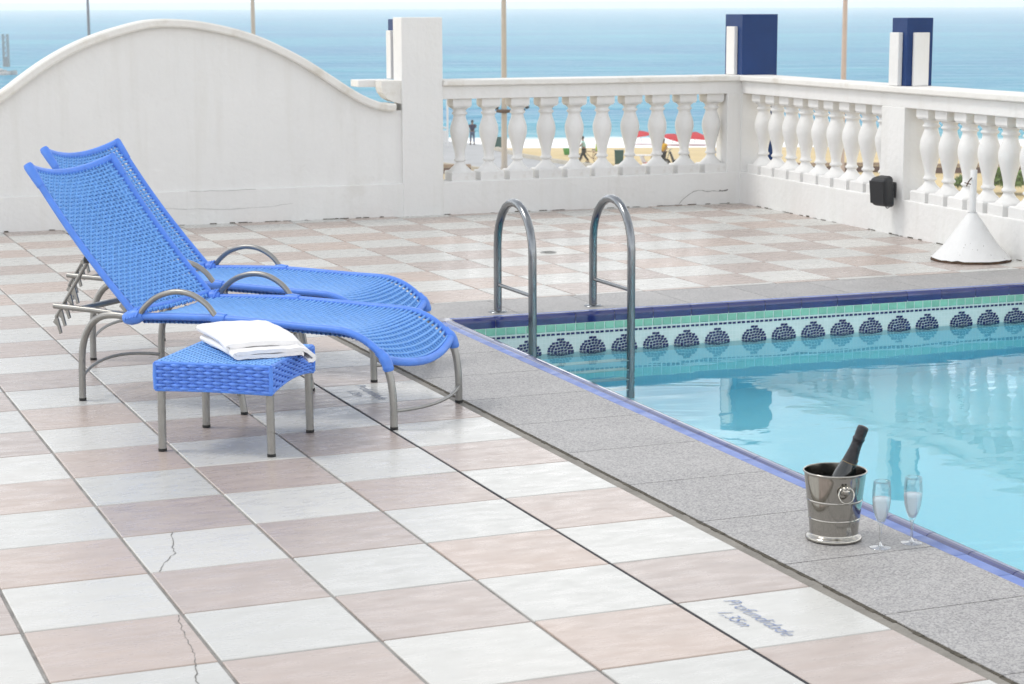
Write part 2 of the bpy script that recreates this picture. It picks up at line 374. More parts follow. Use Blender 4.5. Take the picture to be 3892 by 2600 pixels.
lettering('Profundidade', .066, (1.47, 2.44), t2, M['text_grey']); lettering('1,35m', .060, (1.40, 2.44), t2, M['text_grey'])
# small floor drain cover
mb = MB(); mb.lathe([(.001, .004), (.05, .004), (.056, .002), (.058, 0)], 20)
for k in range(5): mb.box(-.035, .035, -.03+k*.015-.002, -.03+k*.015+.002, .0035, .0052)
dr = mb.build('floor_drain', M['alu']); dr.location = (4.166, 6.739, 0); tag(dr, 'small round metal drain cover in the floor behind the pool ladder', 'drain')

# ------------------------------------------------------------------ granite coping
ys = [4.80, 4.28, 3.75, 3.2, 2.65, 2.10, 1.55, 1.0, .45, -.10, -.65, -1.20, -1.75, -2.3, -2.85, -3.4, -4.0]
cop = empty('pool_coping', (1.8, 0, 0)); tag(cop, kind='structure')
def slab(poly):
    b = MB(); b.prism(poly, -.03, 0, lambda p, q, h: (p-1.8, q, h+rnd.uniform(-.0002, .0002)))
    return b.build('granite_slab', M['granite'], cop)
def qx(y): return Q(-.105, y-PO.y, 0)[0]
for y1, y0 in zip(ys, ys[1:]):
    g = .0025
    if y1 > 4.5: continue
    slab([(1.806, y0+g), (qx(y0)-.001, y0+g), (qx(y1)-.001, y1-g), (1.806, y1-g)])
mb = MB(); mb.box(1.806-1.8, qx(-.65)-1.802, -.653, -.647, -.02, -.0012); mb.build('joint_filler', M['joint'], cop)
x = -.72
xs = [-.72, -.10]+[-.10+.52*k for k in range(1, 9)]
for x0, x1 in zip(xs, xs[1:]):
    p = [Q(x0+.0025, .105, 0), Q(x1-.0025, .105, 0), Q(x1-.0025, .645, 0), Q(x0+.0025, .645, 0)]
    slab([(max(a[0], 1.806), a[1]) for a in p])
# blue glazed bull-nose tiles round the basin
M['inlay'] = mat('periwinkle_glaze', (.10, .165, .43), .42, var=.18, vscale=7, rand=.12, rvar=.10)
prof_in = [(0, -.03), (0, .0), (.046, .0), (.046, -.03)]
prof_b = [(.0475, -.03), (.0475, -.003), (.052, -.001), (.060, .0045), (.070, .0072), (.080, .0072), (.090, .0045), (.098, -.001), (.1035, -.0085), (.1055, -.018), (.1055, -.052), (.09, -.052)]
def bull(l, pr, m, name):
    b = MB(); n = len(pr)
    vs = [(0.0015, d, z) for d, z in pr]+[(l-.0015, d, z) for d, z in pr]
    for i in range(n-1): b.add([vs[i], vs[i+1], vs[n+i+1], vs[n+i]], [(0, 1, 2, 3)])
    b.add(vs[:n], [tuple(range(n))]); b.add(vs[n:], [tuple(range(n))])
    me = b.mesh(name); me.materials.append(m); return me
inl = bull(.235, prof_in, M['inlay'], 'inlay_tile')
bm24 = bull(.235, prof_b, M['bullnose'], 'bullnose_tile')
for k in range(16):                     # far side
  for nm, me_ in (('bullnose_tile', bm24), ('inlay_tile', inl)):
    o = link(nm, me_, None, cop); p = Q(k*.235+.235, .105, 0); o.location = (p[0]-1.8, p[1], rnd.uniform(-.0004, .0004)); o.rotation_euler = (0, 0, TP+math.pi)
for k in range(32):                     # left side
  for nm, me_ in (('bullnose_tile', bm24), ('inlay_tile', inl)):
    o = link(nm, me_, None, cop); p = Q(-.105, -k*.235, 0); o.location = (p[0]-1.8, p[1], rnd.uniform(-.0004, .0004)); o.rotation_euler = (0, 0, TP-math.pi/2)
mb = MB()                               # mitred corner piece, and the two sides that lie out of view
mb.box(-.105, 0.0, 0.0, .105, -.05, .0015, lambda x, y, z: tuple(Vector(Q(x, y, z))-Vector((1.8, 0, 0))))
mb.build('corner_tile', M['bullnose'], cop)
mb = MB(); TQ = lambda x, y, z: tuple(Vector(Q(x, y, z))-Vector((1.8, 0, 0)))
mb.box(PW+.002, PW+.1, -PL, .1, -.05, .002, TQ); mb.box(-.1, PW, -PL-.1, -PL-.002, -.05, .002, TQ); mb.build('edge_strip', M['bullnose'], cop)
mb = MB(); mb.box(PW+.105, PW+.55, -PL, .64, -.03, 0, TQ); mb.build('granite_strip', M['granite'], cop)

# ------------------------------------------------------------------ basin
def basin_mat(name, c1, c2, grout, size, rough=.25):
    m = bpy.data.materials.new(name); m.use_nodes = True; t = m.node_tree; b = t.nodes['Principled BSDF']; n = t.nodes.new; l = t.links.new
    uv = n('ShaderNodeUVMap'); br = n('ShaderNodeTexBrick'); br.offset = 0; br.inputs['Scale'].default_value = 1/size
    br.inputs['Color1'].default_value = (*c1, 1); br.inputs['Color2'].default_value = (*c2, 1); br.inputs['Mortar'].default_value = (*grout, 1)
    br.inputs['Mortar Size'].default_value = .06; br.inputs['Brick Width'].default_value = 1; br.inputs['Row Height'].default_value = 1
    l(uv.outputs[0], br.inputs['Vector']); l(br.outputs['Color'], b.inputs['Base Color']); b.inputs['Roughness'].default_value = rough
    bp = n('ShaderNodeBump'); bp.inputs['Strength'].default_value = .3; bp.inputs['Distance'].default_value = .002; bp.invert = True; l(br.outputs['Fac'], bp.inputs['Height']); l(bp.outputs[0], b.inputs['Normal'])
    return m
M['basin_wall'] = basin_mat('white_glass_mosaic', (.60, .69, .66), (.56, .66, .63), (.66, .73, .71), .022)
M['basin_deep'] = basin_mat('aqua_glass_mosaic', (.44, .86, .97), (.48, .88, .97), (.56, .90, .97), .022)
basin = empty('pool_basin', Q(0, 0, 0)); tag(basin, kind='structure')
BO = Vector(basin.location)
def sheet(name, pts, uvs, m):
    me = bpy.data.meshes.new(name); me.from_pydata([tuple(Vector(p)-BO) for p in pts], [], [(0, 1, 2, 3)]); ul = me.uv_layers.new()
    for i, u in enumerate(uvs): ul.data[i].uv = u
    return link(name, me, m, basin)
DZ = -1.55
def wallq(name, xy0, xy1, z0, z1, ln, m):
    p = [Q(*xy0, z0), Q(*xy1, z0), Q(*xy1, z1), Q(*xy0, z1)]
    return sheet(name, p, [(0, z0), (ln, z0), (ln, z1), (0, z1)], m)
for (a, b, ln) in (((0, 0), (PW, 0), PW), ((0, -PL), (0, 0), PL), ((PW, 0), (PW, -PL), PL), ((PW, -PL), (0, -PL), PW)):
    wallq('waterline_band', a, b, -.36, -.045, ln, M['basin_wall']); wallq('basin_wall', a, b, DZ, -.36, ln, M['basin_deep'])
sheet('basin_floor', [Q(0, -PL, DZ), Q(PW, -PL, DZ), Q(PW, 0, DZ), Q(0, 0, DZ)], [(0, 0), (PW, 0), (PW, PL), (0, PL)], M['basin_deep'])
# green border tiles, paired dark chips and round medallions on the far band
def chip_mesh(name, w_, h_, t_, m):
    b = MB(); c = min(w_, h_)*.12
    vs = [(-w_/2, 0, -h_/2), (w_/2, 0, -h_/2), (w_/2, 0, h_/2), (-w_/2, 0, h_/2), (-w_/2+c, -t_, -h_/2+c), (w_/2-c, -t_, -h_/2+c), (w_/2-c, -t_, h_/2-c), (-w_/2+c, -t_, h_/2-c)]
    b.add(vs, [(4, 5, 6, 7)]+[(i, (i+1) % 4, 4+(i+1) % 4, 4+i) for i in range(4)]); me = b.mesh(name); me.materials.append(m); return me
gm = chip_mesh('border_tile', .054, .040, .003, M['green_tile']); dm = chip_mesh('dash_chip', .0215, .0125, .003, M['navy_chip'])
for k in range(int(PW/.0585)):
    for me, nm, ox, z in ((gm, 'border_tile', 0, -.0735), (dm, 'dash_chip', -.014, -.109), (dm, 'dash_chip', .0135, -.109)):
        o = link(nm, me, None, basin); p = Vector(Q(.03+k*.0585+ox, -.0005, z))-BO; o.location = p; o.rotation_euler = (0, 0, TP)
b = MB(); ch = .0158; RM = .0825
for r in range(-5, 6):
    z = r*ch; hl = math.sqrt(max(0, RM*RM-z*z))
    if hl < .02: continue
    nc = max(2, round(2*hl/.0195)); cw = 2*hl/nc
    for c in range(nc):
        x = -hl+(c+.5)*cw+rnd.uniform(-.0008, .0008); zz = z+.003*math.sin((x+.3*z)*70)+rnd.uniform(-.0008, .0008); h = cw/2-.0017; v = ch/2-.0015; sk = rnd.uniform(.0005, .003)
        p = [(x-h, zz-v-sk*.5), (x+h, zz-v+sk*.5), (x+h, zz+v+sk*.5), (x-h, zz+v-sk*.5)]
        b.add([(a, 0, q) for a, q in p]+[(a*1, -.0015, q) for a, q in p], [(4, 5, 6, 7)]+[(i, (i+1) % 4, 4+(i+1) % 4, 4+i) for i in range(4)])
medm = b.mesh('medallion'); medm.materials.append(M['navy_chip'])
mxs = [2.755+.1922*k for k in range(8)]+[4.335+.1915*k for k in range(7)]+[5.721+.1895*k for k in range(3)]
for xx in mxs:
    o = link('medallion', medm, None, basin); o['kind'] = 'stuff'; p = Vector(Q(xx-PO.x, -.0005, -.2195))-BO; o.location = p; o.rotation_euler = (0, 0, TP)
# water
def water_mat():
    m = bpy.data.materials.new('pool_water'); m.use_nodes = True; t = m.node_tree; t.nodes.clear(); n = t.nodes.new; l = t.links.new
    o = n('ShaderNodeOutputMaterial'); mix = n('ShaderNodeMixShader'); fr = n('ShaderNodeFresnel'); fr.inputs['IOR'].default_value = 1.34
    tr = n('ShaderNodeBsdfRefraction'); tr.inputs['IOR'].default_value = 1.33; tr.inputs['Roughness'].default_value = 0; tr.inputs['Color'].default_value = (.80, .975, .995, 1); gl = n('ShaderNodeBsdfGlossy'); gl.inputs['Roughness'].default_value = .015
    tcn = n('ShaderNodeTexCoord'); mp = n('ShaderNodeMapping'); mp.inputs['Rotation'].default_value = (0, 0, R_(22)); mp.inputs['Scale'].default_value = (1, 1.5, 1)
    l(tcn.outputs['Object'], mp.inputs['Vector'])
    n1 = n('ShaderNodeTexNoise'); n1.inputs['Scale'].default_value = 1.5; n1.inputs['Detail'].default_value = 2.5; n1.inputs['Distortion'].default_value = .8
    n2 = n('ShaderNodeTexNoise'); n2.inputs['Scale'].default_value = 9; n2.inputs['Detail'].default_value = 2
    l(mp.outputs[0], n1.inputs['Vector']); l(mp.outputs[0], n2.inputs['Vector'])
    n3 = n('ShaderNodeTexNoise'); n3.inputs['Scale'].default_value = .55; n3.inputs['Detail'].default_value = 2; l(mp.outputs[0], n3.inputs['Vector'])
    pm = n('ShaderNodeMapRange'); pm.inputs['From Min'].default_value = .46; pm.inputs['From Max'].default_value = .66; pm.inputs['To Min'].default_value = .02; pm.inputs['To Max'].default_value = .22; l(n3.outputs['Fac'], pm.inputs['Value'])
    ad = n('ShaderNodeMath'); ad.operation = 'MULTIPLY_ADD'; l(pm.outputs[0], ad.inputs[1]); l(n2.outputs['Fac'], ad.inputs[0]); l(n1.outputs['Fac'], ad.inputs[2])
    bp = n('ShaderNodeBump'); bp.inputs['Strength'].default_value = .06; bp.inputs['Distance'].default_value = .05; l(ad.outputs[0], bp.inputs['Height'])
    l(bp.outputs[0], tr.inputs['Normal']); l(bp.outputs[0], fr.inputs['Normal']); l(bp.outputs[0], gl.inputs['Normal'])
    l(fr.outputs[0], mix.inputs[0]); l(tr.outputs[0], mix.inputs[1]); l(gl.outputs[0], mix.inputs[2]); l(mix.outputs[0], o.inputs['Surface'])
    return m
M['water'] = water_mat()
me = bpy.data.meshes.new('pool_water'); me.from_pydata([Q(0.0005, -PL, -.213), Q(PW, -PL, -.213), Q(PW, -.0005, -.213), Q(.0005, -.0005, -.213)], [], [(0, 1, 2, 3)])
wat = link('pool_water', me, M['water']); tag(wat, kind='structure')

# ------------------------------------------------------------------ parapet
def part(name, m, parent, *shapes):
    b = MB()
    for s_ in shapes: s_(b)
    return b.build(name, m, parent)
def PB(a0, a1, b0, b1, z0, z1, c=.006, O=(0, 0, 0)):
    T = lambda a, bb, z: tuple(Vector(W(a, bb, z))-Vector(O))
    return lambda b: b.cbox(a0, a1, b0, b1, z0, z1, c, T)
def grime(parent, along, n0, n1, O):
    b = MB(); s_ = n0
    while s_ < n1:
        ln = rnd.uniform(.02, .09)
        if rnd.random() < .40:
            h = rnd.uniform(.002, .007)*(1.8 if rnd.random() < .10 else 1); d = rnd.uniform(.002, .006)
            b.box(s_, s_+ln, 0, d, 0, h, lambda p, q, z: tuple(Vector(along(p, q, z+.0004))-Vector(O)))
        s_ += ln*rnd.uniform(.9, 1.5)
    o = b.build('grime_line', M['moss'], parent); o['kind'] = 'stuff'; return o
# arched wall
O1 = Vector(W(4.83, 0, 0)); aw = empty('arched_wall', O1); tag(aw, 'white wall with a humped curved top behind the sun loungers', 'wall')
arch = [(2.98, .905), (3.075, .905), (3.15, .912), (3.219, .932), (3.32, .975), (3.432, 1.04), (3.60, 1.150), (3.78, 1.265), (3.95, 1.355), (4.123, 1.435), (4.30, 1.495), (4.462, 1.535), (4.65, 1.568), (4.83, 1.580), (5.0, 1.572), (5.129, 1.545), (5.30, 1.498), (5.459, 1.442), (5.63, 1.365), (5.788, 1.275), (5.95, 1.165), (6.117, 1.042), (6.25, .965), (6.40, .915), (6.55, .90), (6.70, .90)]
TA = lambda a, z, bb: tuple(Vector(W(a, bb, z))-O1)
fine = cat([(a, z, 0) for a, z in arch], 4); fa = [(p.x, p.y) for p in fine]
b = MB()
for (a0, z0), (a1, z1) in zip(fa, fa[1:]):          # strip by strip so that every face stays convex
    for s0, s1, flip in ((-.025, -.025, 0), (-.215, -.215, 1)):
        q = [TA(a0, .25, s0), TA(a1, .25, s0), TA(a1, z1-.055, s0), TA(a0, z0-.055, s0)]; b.add(q if not flip else q[::-1], [(0, 1, 2, 3)])
b.build('wall_panel', M['wall'], aw)
b = MB(); cs = [(-.225, -.062), (.025, -.062), (.032, -.05), (.032, -.012), (.022, 0), (-.215, 0), (-.225, -.01)]; n = len(cs); vs = []
for i, (a, z) in enumerate(fa):
    if a < 3.03: continue
    p0 = fa[max(i-1, 0)]; p1 = fa[min(i+1, len(fa)-1)]; t = Vector((p1[0]-p0[0], p1[1]-p0[1])).normalized(); nn = Vector((-t.y, t.x))
    for (bb, h) in cs: vs.append(TA(a+nn.x*h, z+nn.y*h, bb))
m_ = len(vs)//n
b.add(vs, [(i*n+k, i*n+(k+1) % n, (i+1)*n+(k+1) % n, (i+1)*n+k) for i in range(m_-1) for k in range(n)]); b.add(vs[:n], [tuple(range(n))]); b.add(vs[-n:], [tuple(range(n))])
b.build('coping', M['wall_cap'], aw)
part('plinth', M['wall'], aw, PB(2.97, 6.75, -.225, 0, -.02, .267, .008, O1))
# stepped end piece by the pillar
b = MB(); b.prism([(2.995, .90), (3.06, .915), (3.115, .945), (3.15, .99), (3.16, 1.03), (3.16, 1.082), (2.995, 1.082)], -.02, -.20, lambda p, q, h: TA(p, q, h)); b.build('scroll_end', M['wall_cap'], aw)
part('end_ledge', M['wall'], aw, PB(2.995, 3.30, -.44, -.205, 1.03, 1.085, .006, O1))
grime(aw, lambda p, q, z: W(p, q, z), 3.0, 6.6, O1)
crack([(3.9, .14), (4.1, .118), (4.4, .11), (4.75, .125), (4.95, .135)], .004, 'crack', aw, m='hairline', T=lambda a, z: tuple(Vector(W(a, .0015, z))-O1))
crack([(4.2, .262), (4.5, .258), (4.72, .262)], .004, 'crack', aw, m='hairline', T=lambda a, z: tuple(Vector(W(a, .0015, z))-O1))
# tall white pillar
O2 = Vector(W(2.825, 0, 0)); pil = part('pillar', M['wall'], None, PB(2.655, 2.997, -.235, .004, -.01, 1.582, .006, O2)); pil.location = O2
tag(pil, 'tall square white pillar between the humped wall and the balustrade', 'pillar')
# balusters
bprof = [(0.0336, 0.15), (0.0426, 0.155), (0.0493, 0.162), (0.0493, 0.172), (0.0403, 0.18), (0.0381, 0.195), (0.0392, 0.215), (0.0448, 0.245), (0.0549, 0.285), (0.0672, 0.33), (0.0762, 0.37), (0.0795, 0.4), (0.0773, 0.43), (0.0694, 0.46), (0.0582, 0.49), (0.0515, 0.51), (0.0493, 0.53), (0.0605, 0.537), (0.0638, 0.545), (0.0605, 0.553), (0.0515, 0.56), (0.0538, 0.572), (0.0672, 0.585), (0.0806, 0.592)]
def baluster_mesh():
    b = MB(); b.lathe(bprof, 28)
    def sq(h0, z0, h1, z1):
        vs = [(sx*h, sy*h, z) for h, z in ((h0, z0), (h1, z1)) for sx, sy in ((-1, -1), (1, -1), (1, 1), (-1, 1))]
        b.add(vs, [(i, (i+1) % 4, 4+(i+1) % 4, 4+i) for i in range(4)]+[(3, 2, 1, 0), (4, 5, 6, 7)])
    sq(.100, 0, .100, .068); sq(.100, .0681, .092, .078); b.lathe([(.094, .0785), (.088, .086), (.069, .104), (.050, .122), (.040, .138), (.034, .151)], 24)
    sq(.070, .5925, .075, .606); sq(.079, .6065, .079, .665)
    me = b.mesh('baluster'); me.materials.append(M['baluster']); return me
bal = baluster_mesh()
def balusters(parent, O, pts):
    for a, bb in pts:
        o = link('baluster', bal, None, parent); o.location = Vector(W(a, bb, .266+rnd.uniform(-.0005, 0)))-O; o.rotation_euler = (0, 0, TH+rnd.gauss(0, .02))
ob = Vector(W(1.3, 0, 0)); bb_ = empty('balustrade', ob); tag(bb_, 'white stone balustrade at the back, left of the corner post', 'balustrade', 'stone balustrades')
part('plinth', M['wall'], bb_, PB(-.05, 2.68, -.228, 0, -.01, .268, .008, ob))
part('corner_pier', M['wall'], bb_, PB(-.05, .125, -.218, -.004, .26, .934, .005, ob))
part('rail', M['wall'], bb_, PB(-.05, 2.68, -.214, -.006, .930, 1.038, .005, ob))
part('handrail_cap', M['wall_cap'], bb_, PB(.015, 2.654, -.269, .0335, 1.036, 1.084, .010, ob))
balusters(bb_, ob, [(2.478-.2505*k, -.115) for k in range(10)])
grime(bb_, lambda p, q, z: W(p, q, z), .02, 2.95, ob)
crack([(0.571, 0.006), (0.532, 0.051), (0.463, 0.098), (0.393, 0.124), (0.314, 0.112), (0.204, 0.107), (0.117, 0.118)], .0032, 'crack', bb_, T=lambda a, z: tuple(Vector(W(a, .0015, z))-ob))
crack([(0.19, 0.108), (0.15, 0.109), (0.112, 0.119)], .011, 'crack', bb_, T=lambda a, z: tuple(Vector(W(a, .0018, z))-ob))
orr = Vector(W(0, 2.5, 0)); br_ = empty('balustrade', orr); tag(br_, 'white stone balustrade on the right with the black speaker on its pier', 'balustrade', 'stone balustrades')
part('plinth', M['wall'], br_, PB(-.23, -.0005, -.23, 7.5, -.01, .2665, .008, orr))
part('rail', M['wall'], br_, PB(-.215, -.005, -.21, 7.5, .932, 1.0365, .005, orr))
part('handrail_cap', M['wall_cap'], br_, PB(-.27, .034, -.268, 7.5, 1.037, 1.0845, .010, orr))
part('pier', M['wall'], br_, PB(-.22, -.002, 2.335, 2.66, .262, .934, .005, orr))
part('pier', M['wall'], br_, PB(-.22, -.002, 4.99, 5.31, .262, .934, .005, orr))
part('end_pier', M['wall'], br_, PB(-.22, -.002, -.22, .01, .262, .934, .005, orr))
balusters(br_, orr, [(-.115, .205+.2505*k) for k in range(9)]+[(-.115, 2.845+.2505*k) for k in range(9)]+[(-.115, 5.50+.2505*k) for k in range(8)])
grime(br_, lambda p, q, z: W(q, p, z), .02, 4.6, orr)
# navy posts
def post(name, a0, a1, b0, b1, z0, z1, strips, label):
    O = Vector(W((a0+a1)/2, (b0+b1)/2, z0)); e = empty(name, O); tag(e, label, 'post', 'navy posts along the parapet')
    part('shaft', M['navy'], e, PB(a0, a1, b0, b1, z0, z1, .004, O))
    for st in strips: part('white_strip', M['wall'], e, PB(*st, .004, O))
    return e
post('navy_post', -.335, -.004, -.335, -.004, -1.5, 1.592, [(-.003, .030, -.245, -.090, 1.086, 1.490)], 'large navy post on the balustrade corner with one white strip')
post('navy_post', -.250, -.036, 2.395, 2.608, 1.086, 1.575, [(-.035, .002, 2.425, 2.552, 1.0865, 1.470), (-.205, -.083, 2.609, 2.640, 1.0865, 1.470)], 'slim navy post with two white strips on the right balustrade')
post('navy_post', 2.76, 2.972, -.46, -.245, 1.087, 1.566, [(2.973, 3.004, -.415, -.29, 1.088, 1.476)], 'navy post peeping out behind the tall white pillar')

# ------------------------------------------------------------------ speaker, parasol base
sp = Vector(W(.0, 2.545, .33)); e = empty('loudspeaker', sp, TH+math.pi); e.scale = (1.12, 1.12, 1.15); tag(e, 'small black loudspeaker bolted to the pier of the right balustrade', 'speaker')
# local x points away from the wall
b = MB(); hp = [(-.055, -.105), (.045, -.085), (.075, -.04), (.075, .05), (.045, .095), (-.055, .105)]
hull = [(.050, -.062, -.105), (.050, .062, -.105), (.150, .075, -.080), (.150, -.075, -.080), (.050, -.062, .105), (.050, .062, .105), (.150, .075, .095), (.150, -.075, .095)]
b.add(hull, [(0, 1, 2, 3), (4, 7, 6, 5), (0, 4, 5, 1), (1, 5, 6, 2), (2, 6, 7, 3), (3, 7, 4, 0)]); cab = b.build('cabinet', M['black'], e)
cab.rotation_euler = (0, R_(6), R_(14))
bv = cab.modifiers.new('b', 'BEVEL'); bv.width = .028; bv.segments = 4
b = MB(); b.cbox(.1505, .158, -.062, .062, -.065, .08, .003); g_ = b.build('grille', M['black'], cab)
b = MB(); b.cbox(.001, .014, -.03, .03, -.05, .05, .003); b.tube([(.012, 0, 0), (.07, 0, .0)], .014, 8); b.build('wall_bracket', M['black'], e)
b = MB(); b.tube(cat([(.06, -.02, -.09), (.03, -.03, -.12), (.004, -.035, -.10), (.004, -.045, -.03)], 4), .003, 6); b.build('cable', M['black'], e)
e = empty('parasol_stand', (6.575, 5.25, 0)); tag(e, 'white cone shaped parasol stand with a chipped rusty rim', 'parasol stand')
b = MB(); n = 40; vs = []
prof2 = [(.262, .014), (.255, .022), (.225, .052), (.17, .112), (.115, .190), (.066, .262), (.036, .302), (.031, .315)]
for i, (r, z) in enumerate(prof2):
    for k in range(n):
        a = 2*math.pi*k/n; rr = r; zz = z
        if i == 0: zz += abs(rnd.gauss(0, .007)); rr -= zz*.3-.004
        vs.append((rr*math.cos(a), rr*math.sin(a), zz))
b.add(vs, [(i*n+k, i*n+(k+1) % n, (i+1)*n+(k+1) % n, (i+1)*n+k) for i in range(len(prof2)-1) for k in range(n)], True); b.build('cone', M['cone'], e)
b = MB(); b.lathe([(.001, .0005), (.262, .0005), (.264, .004), (.256, .016), (.24, .028)], 40); b.build('rusty_rim', M['rust'], e)
b = MB(); b.lathe([(.0225, .31), (.0225, .595), (.019, .598), (.019, .45)], 16); b.build('tube', M['cone'], e)
b = MB(); b.tube([(-.02, -.005, .545), (-.055, -.02, .52), (-.075, -.03, .495)], .0045, 6); b.tube([(-.05, -.04, .507), (-.07, .0, .515)], .0035, 6); b.build('clamp_screw', M['rust'], e)
b = MB()
for k in range(16):
    a = rnd.uniform(3.4, 5.3); t = rnd.uniform(.03, .15); r = interp([(z, q) for q, z in prof2], t)
    q = rnd.uniform(.001, .003); b.add([((r+.002)*math.cos(a+dx/r), (r+.002)*math.sin(a+dx/r), t+dz) for dx, dz in ((-q, -q*.5), (q*.8, -q), (q, q*.7), (-q*.6, q))], [(0, 1, 2, 3)])
o = b.build('paint_chips', M['rust'], e); o['kind'] = 'stuff'

# ------------------------------------------------------------------ pool ladder
M['tread'] = mat('pale_tread_plastic', (.70, .72, .70), .5)
e = empty('pool_ladder', (3.14, 4.12, 0)); tag(e, 'steel pool ladder with two arched grab rails at the far edge', 'ladder')
LO = Vector((3.14, 4.12, 0))
for x in (2.857, 3.434):
    yb, yf = 4.375, 3.875; r = (yb-yf)/2; pts = [(x, yb, 0)]+[(x, yb, .12), (x, yb, .26)]
    for k in range(0, 13):
        a = math.pi*k/12; pts.append((x, (yb+yf)/2+r*math.cos(a), .375+r*1.02*math.sin(a)))
    pts += [(x, yf, .2), (x, yf, 0), (x, yf, -.5), (x, yf, -1.25)]
    b = MB(); b.tube([Vector(p)-LO for p in pts], .0225, 14); b.build('grab_rail', M['steel'], e)
    b = MB(); b.tube([Vector((x, yb-.015, .155))-LO, Vector((x, yf+.015, .155))-LO], .011, 10); b.build('brace', M['steel'], e)
    b = MB(); b.lathe([(.022, .010), (.046, .008), (.052, .003), (.053, .0005)], 20, (x-LO.x, yb-LO.y, 0)); b.build('floor_flange', M['steel'], e)
for z in (-.30, -.55, -.80, -1.05):
    b = MB(); b.cbox(2.87-LO.x, 3.42-LO.x, 3.86-LO.y, 3.93-LO.y, z, z+.022, .004); b.build('tread', M['tread'], e)

# ------------------------------------------------------------------ sun loungers
LW = .60
prof_seat = [(.27, .385), (.40, .392), (.55, .398), (.70, .402), (.90, .398), (1.09, .392), (1.22, .390), (1.30, .384), (1.37, .362), (1.43, .325), (1.475, .285)]
def sag(v): return 4*v*(1-v)
fs_ = cat([(s, z, 0) for s, z in prof_seat], 6)
cum = [0]
for p, q in zip(fs_, fs_[1:]): cum.append(cum[-1]+(q-p).length)
def seat_c(u):
    d = u*cum[-1]
    for i in range(len(cum)-1):
        if d <= cum[i+1]+1e-9:
            t = (d-cum[i])/(cum[i+1]-cum[i]); return fs_[i].lerp(fs_[i+1], t)
    return fs_[-1]
def seat_p(u, v):
    p = seat_c(u); bow = .055*sag(v)*max(0, (u-.86)/.14)**1.5
    return Vector((p.x+bow*.75, v*LW, p.y-.020*sag(v)-bow*.45))
def back_p(u, v):                           # u 0 at the hinge, 1 at the head
    s0, z0, s1, z1 = .285, .392, -.232, 1.000
    d = sag(v)
    nx, nz = -(z1-z0), -(s0-s1)*-1
    ln = math.hypot(z1-z0, s1-s0); nrm = ((z1-z0)/ln, -(s1-s0)/ln)      # towards the sitter
    dep = .040*d*(.35+.65*u)+.018*math.sin(math.pi*u)
    return Vector((s0+(s1-s0)*u-nrm[0]*dep, v*LW, z0+(z1-z0)*u-nrm[1]*dep-.020*d*max(0, u-.8)/.2))
def weave(P, nu, nv, u0, u1, v0, v1, wu, wv, th, amp, name, m, parent, low=0.0, sgn=1, back=0.0):
    """strips across (nu of them) over and under strips along (nv)"""
    b = MB()
    def nrm(u, v):
        e = 1e-3; a = P(min(u+e, 1), v)-P(max(u-e, 0), v); c = P(u, min(v+e, 1))-P(u, max(v-e, 0)); return a.cross(c).normalized()*sgn
    us = [u0+(u1-u0)*i/(nu-1) for i in range(nu)]; vs_ = [v0+(v1-v0)*j/(nv-1) for j in range(nv)]
    def strip(pts, lat, wd):
        vv = []; ff = []
        for i, (p, nn, la) in enumerate(zip(pts, *lat)):
            vv += [p+la*wd/2, p+nn*th/2, p-la*wd/2, p-nn*th/2]
        for i in range(len(pts)-1):
            for k in range(4): ff.append((i*4+k, i*4+(k+1) % 4, i*4+4+(k+1) % 4, i*4+4+k))
        b.add(vv, ff, True)
    for i, u in enumerate(us):
        pv = [0.0]+vs_+[1.0]; pp = []; nn = []; la = []
        for j, v in enumerate(pv):
            q = P(u, v); N_ = nrm(u, v); A = 0 if j in (0, len(pv)-1) else amp*(1 if (i+j) % 2 else -1)*(1-min(.75, low*250))
            pp.append(q+N_*A); nn.append(N_)
            e = 2e-3; la.append((P(min(u+e, 1), v)-P(max(u-e, 0), v)).normalized())
        strip(pp, (nn, la), wu)
    for j, v in enumerate(vs_):
        pp = []; nn = []; la = []
        seq = [0.0]+us+[1.0]
        for i, u in enumerate(seq):
            q = P(u, v); N_ = nrm(u, v); A = 0 if i in (0, len(seq)-1) else amp*(-1 if (i-1+j+1) % 2 else 1)
            pp.append(q+N_*(A*(1-min(1, low*250))-low)); nn.append(N_); e = 2e-3; la.append((P(u, min(v+e, 1))-P(u, max(v-e, 0))).normalized())
        strip(pp, (nn, la), wv)
    if back:                                # the strands return on the underside
        for i in range(nu-1):
            u = (us[i]+us[i+1])/2; pp = []; nn = []; la = []
            for v in vs_[::2]:
                N_ = nrm(u, v); pp.append(P(u, v)-N_*back); nn.append(N_); e = 2e-3; la.append((P(min(u+e, 1), v)-P(max(u-e, 0), v)).normalized())
            strip(pp, (nn, la), wu*1.25)
    o = b.build(name, m, parent); o['kind'] = 'stuff'; return o
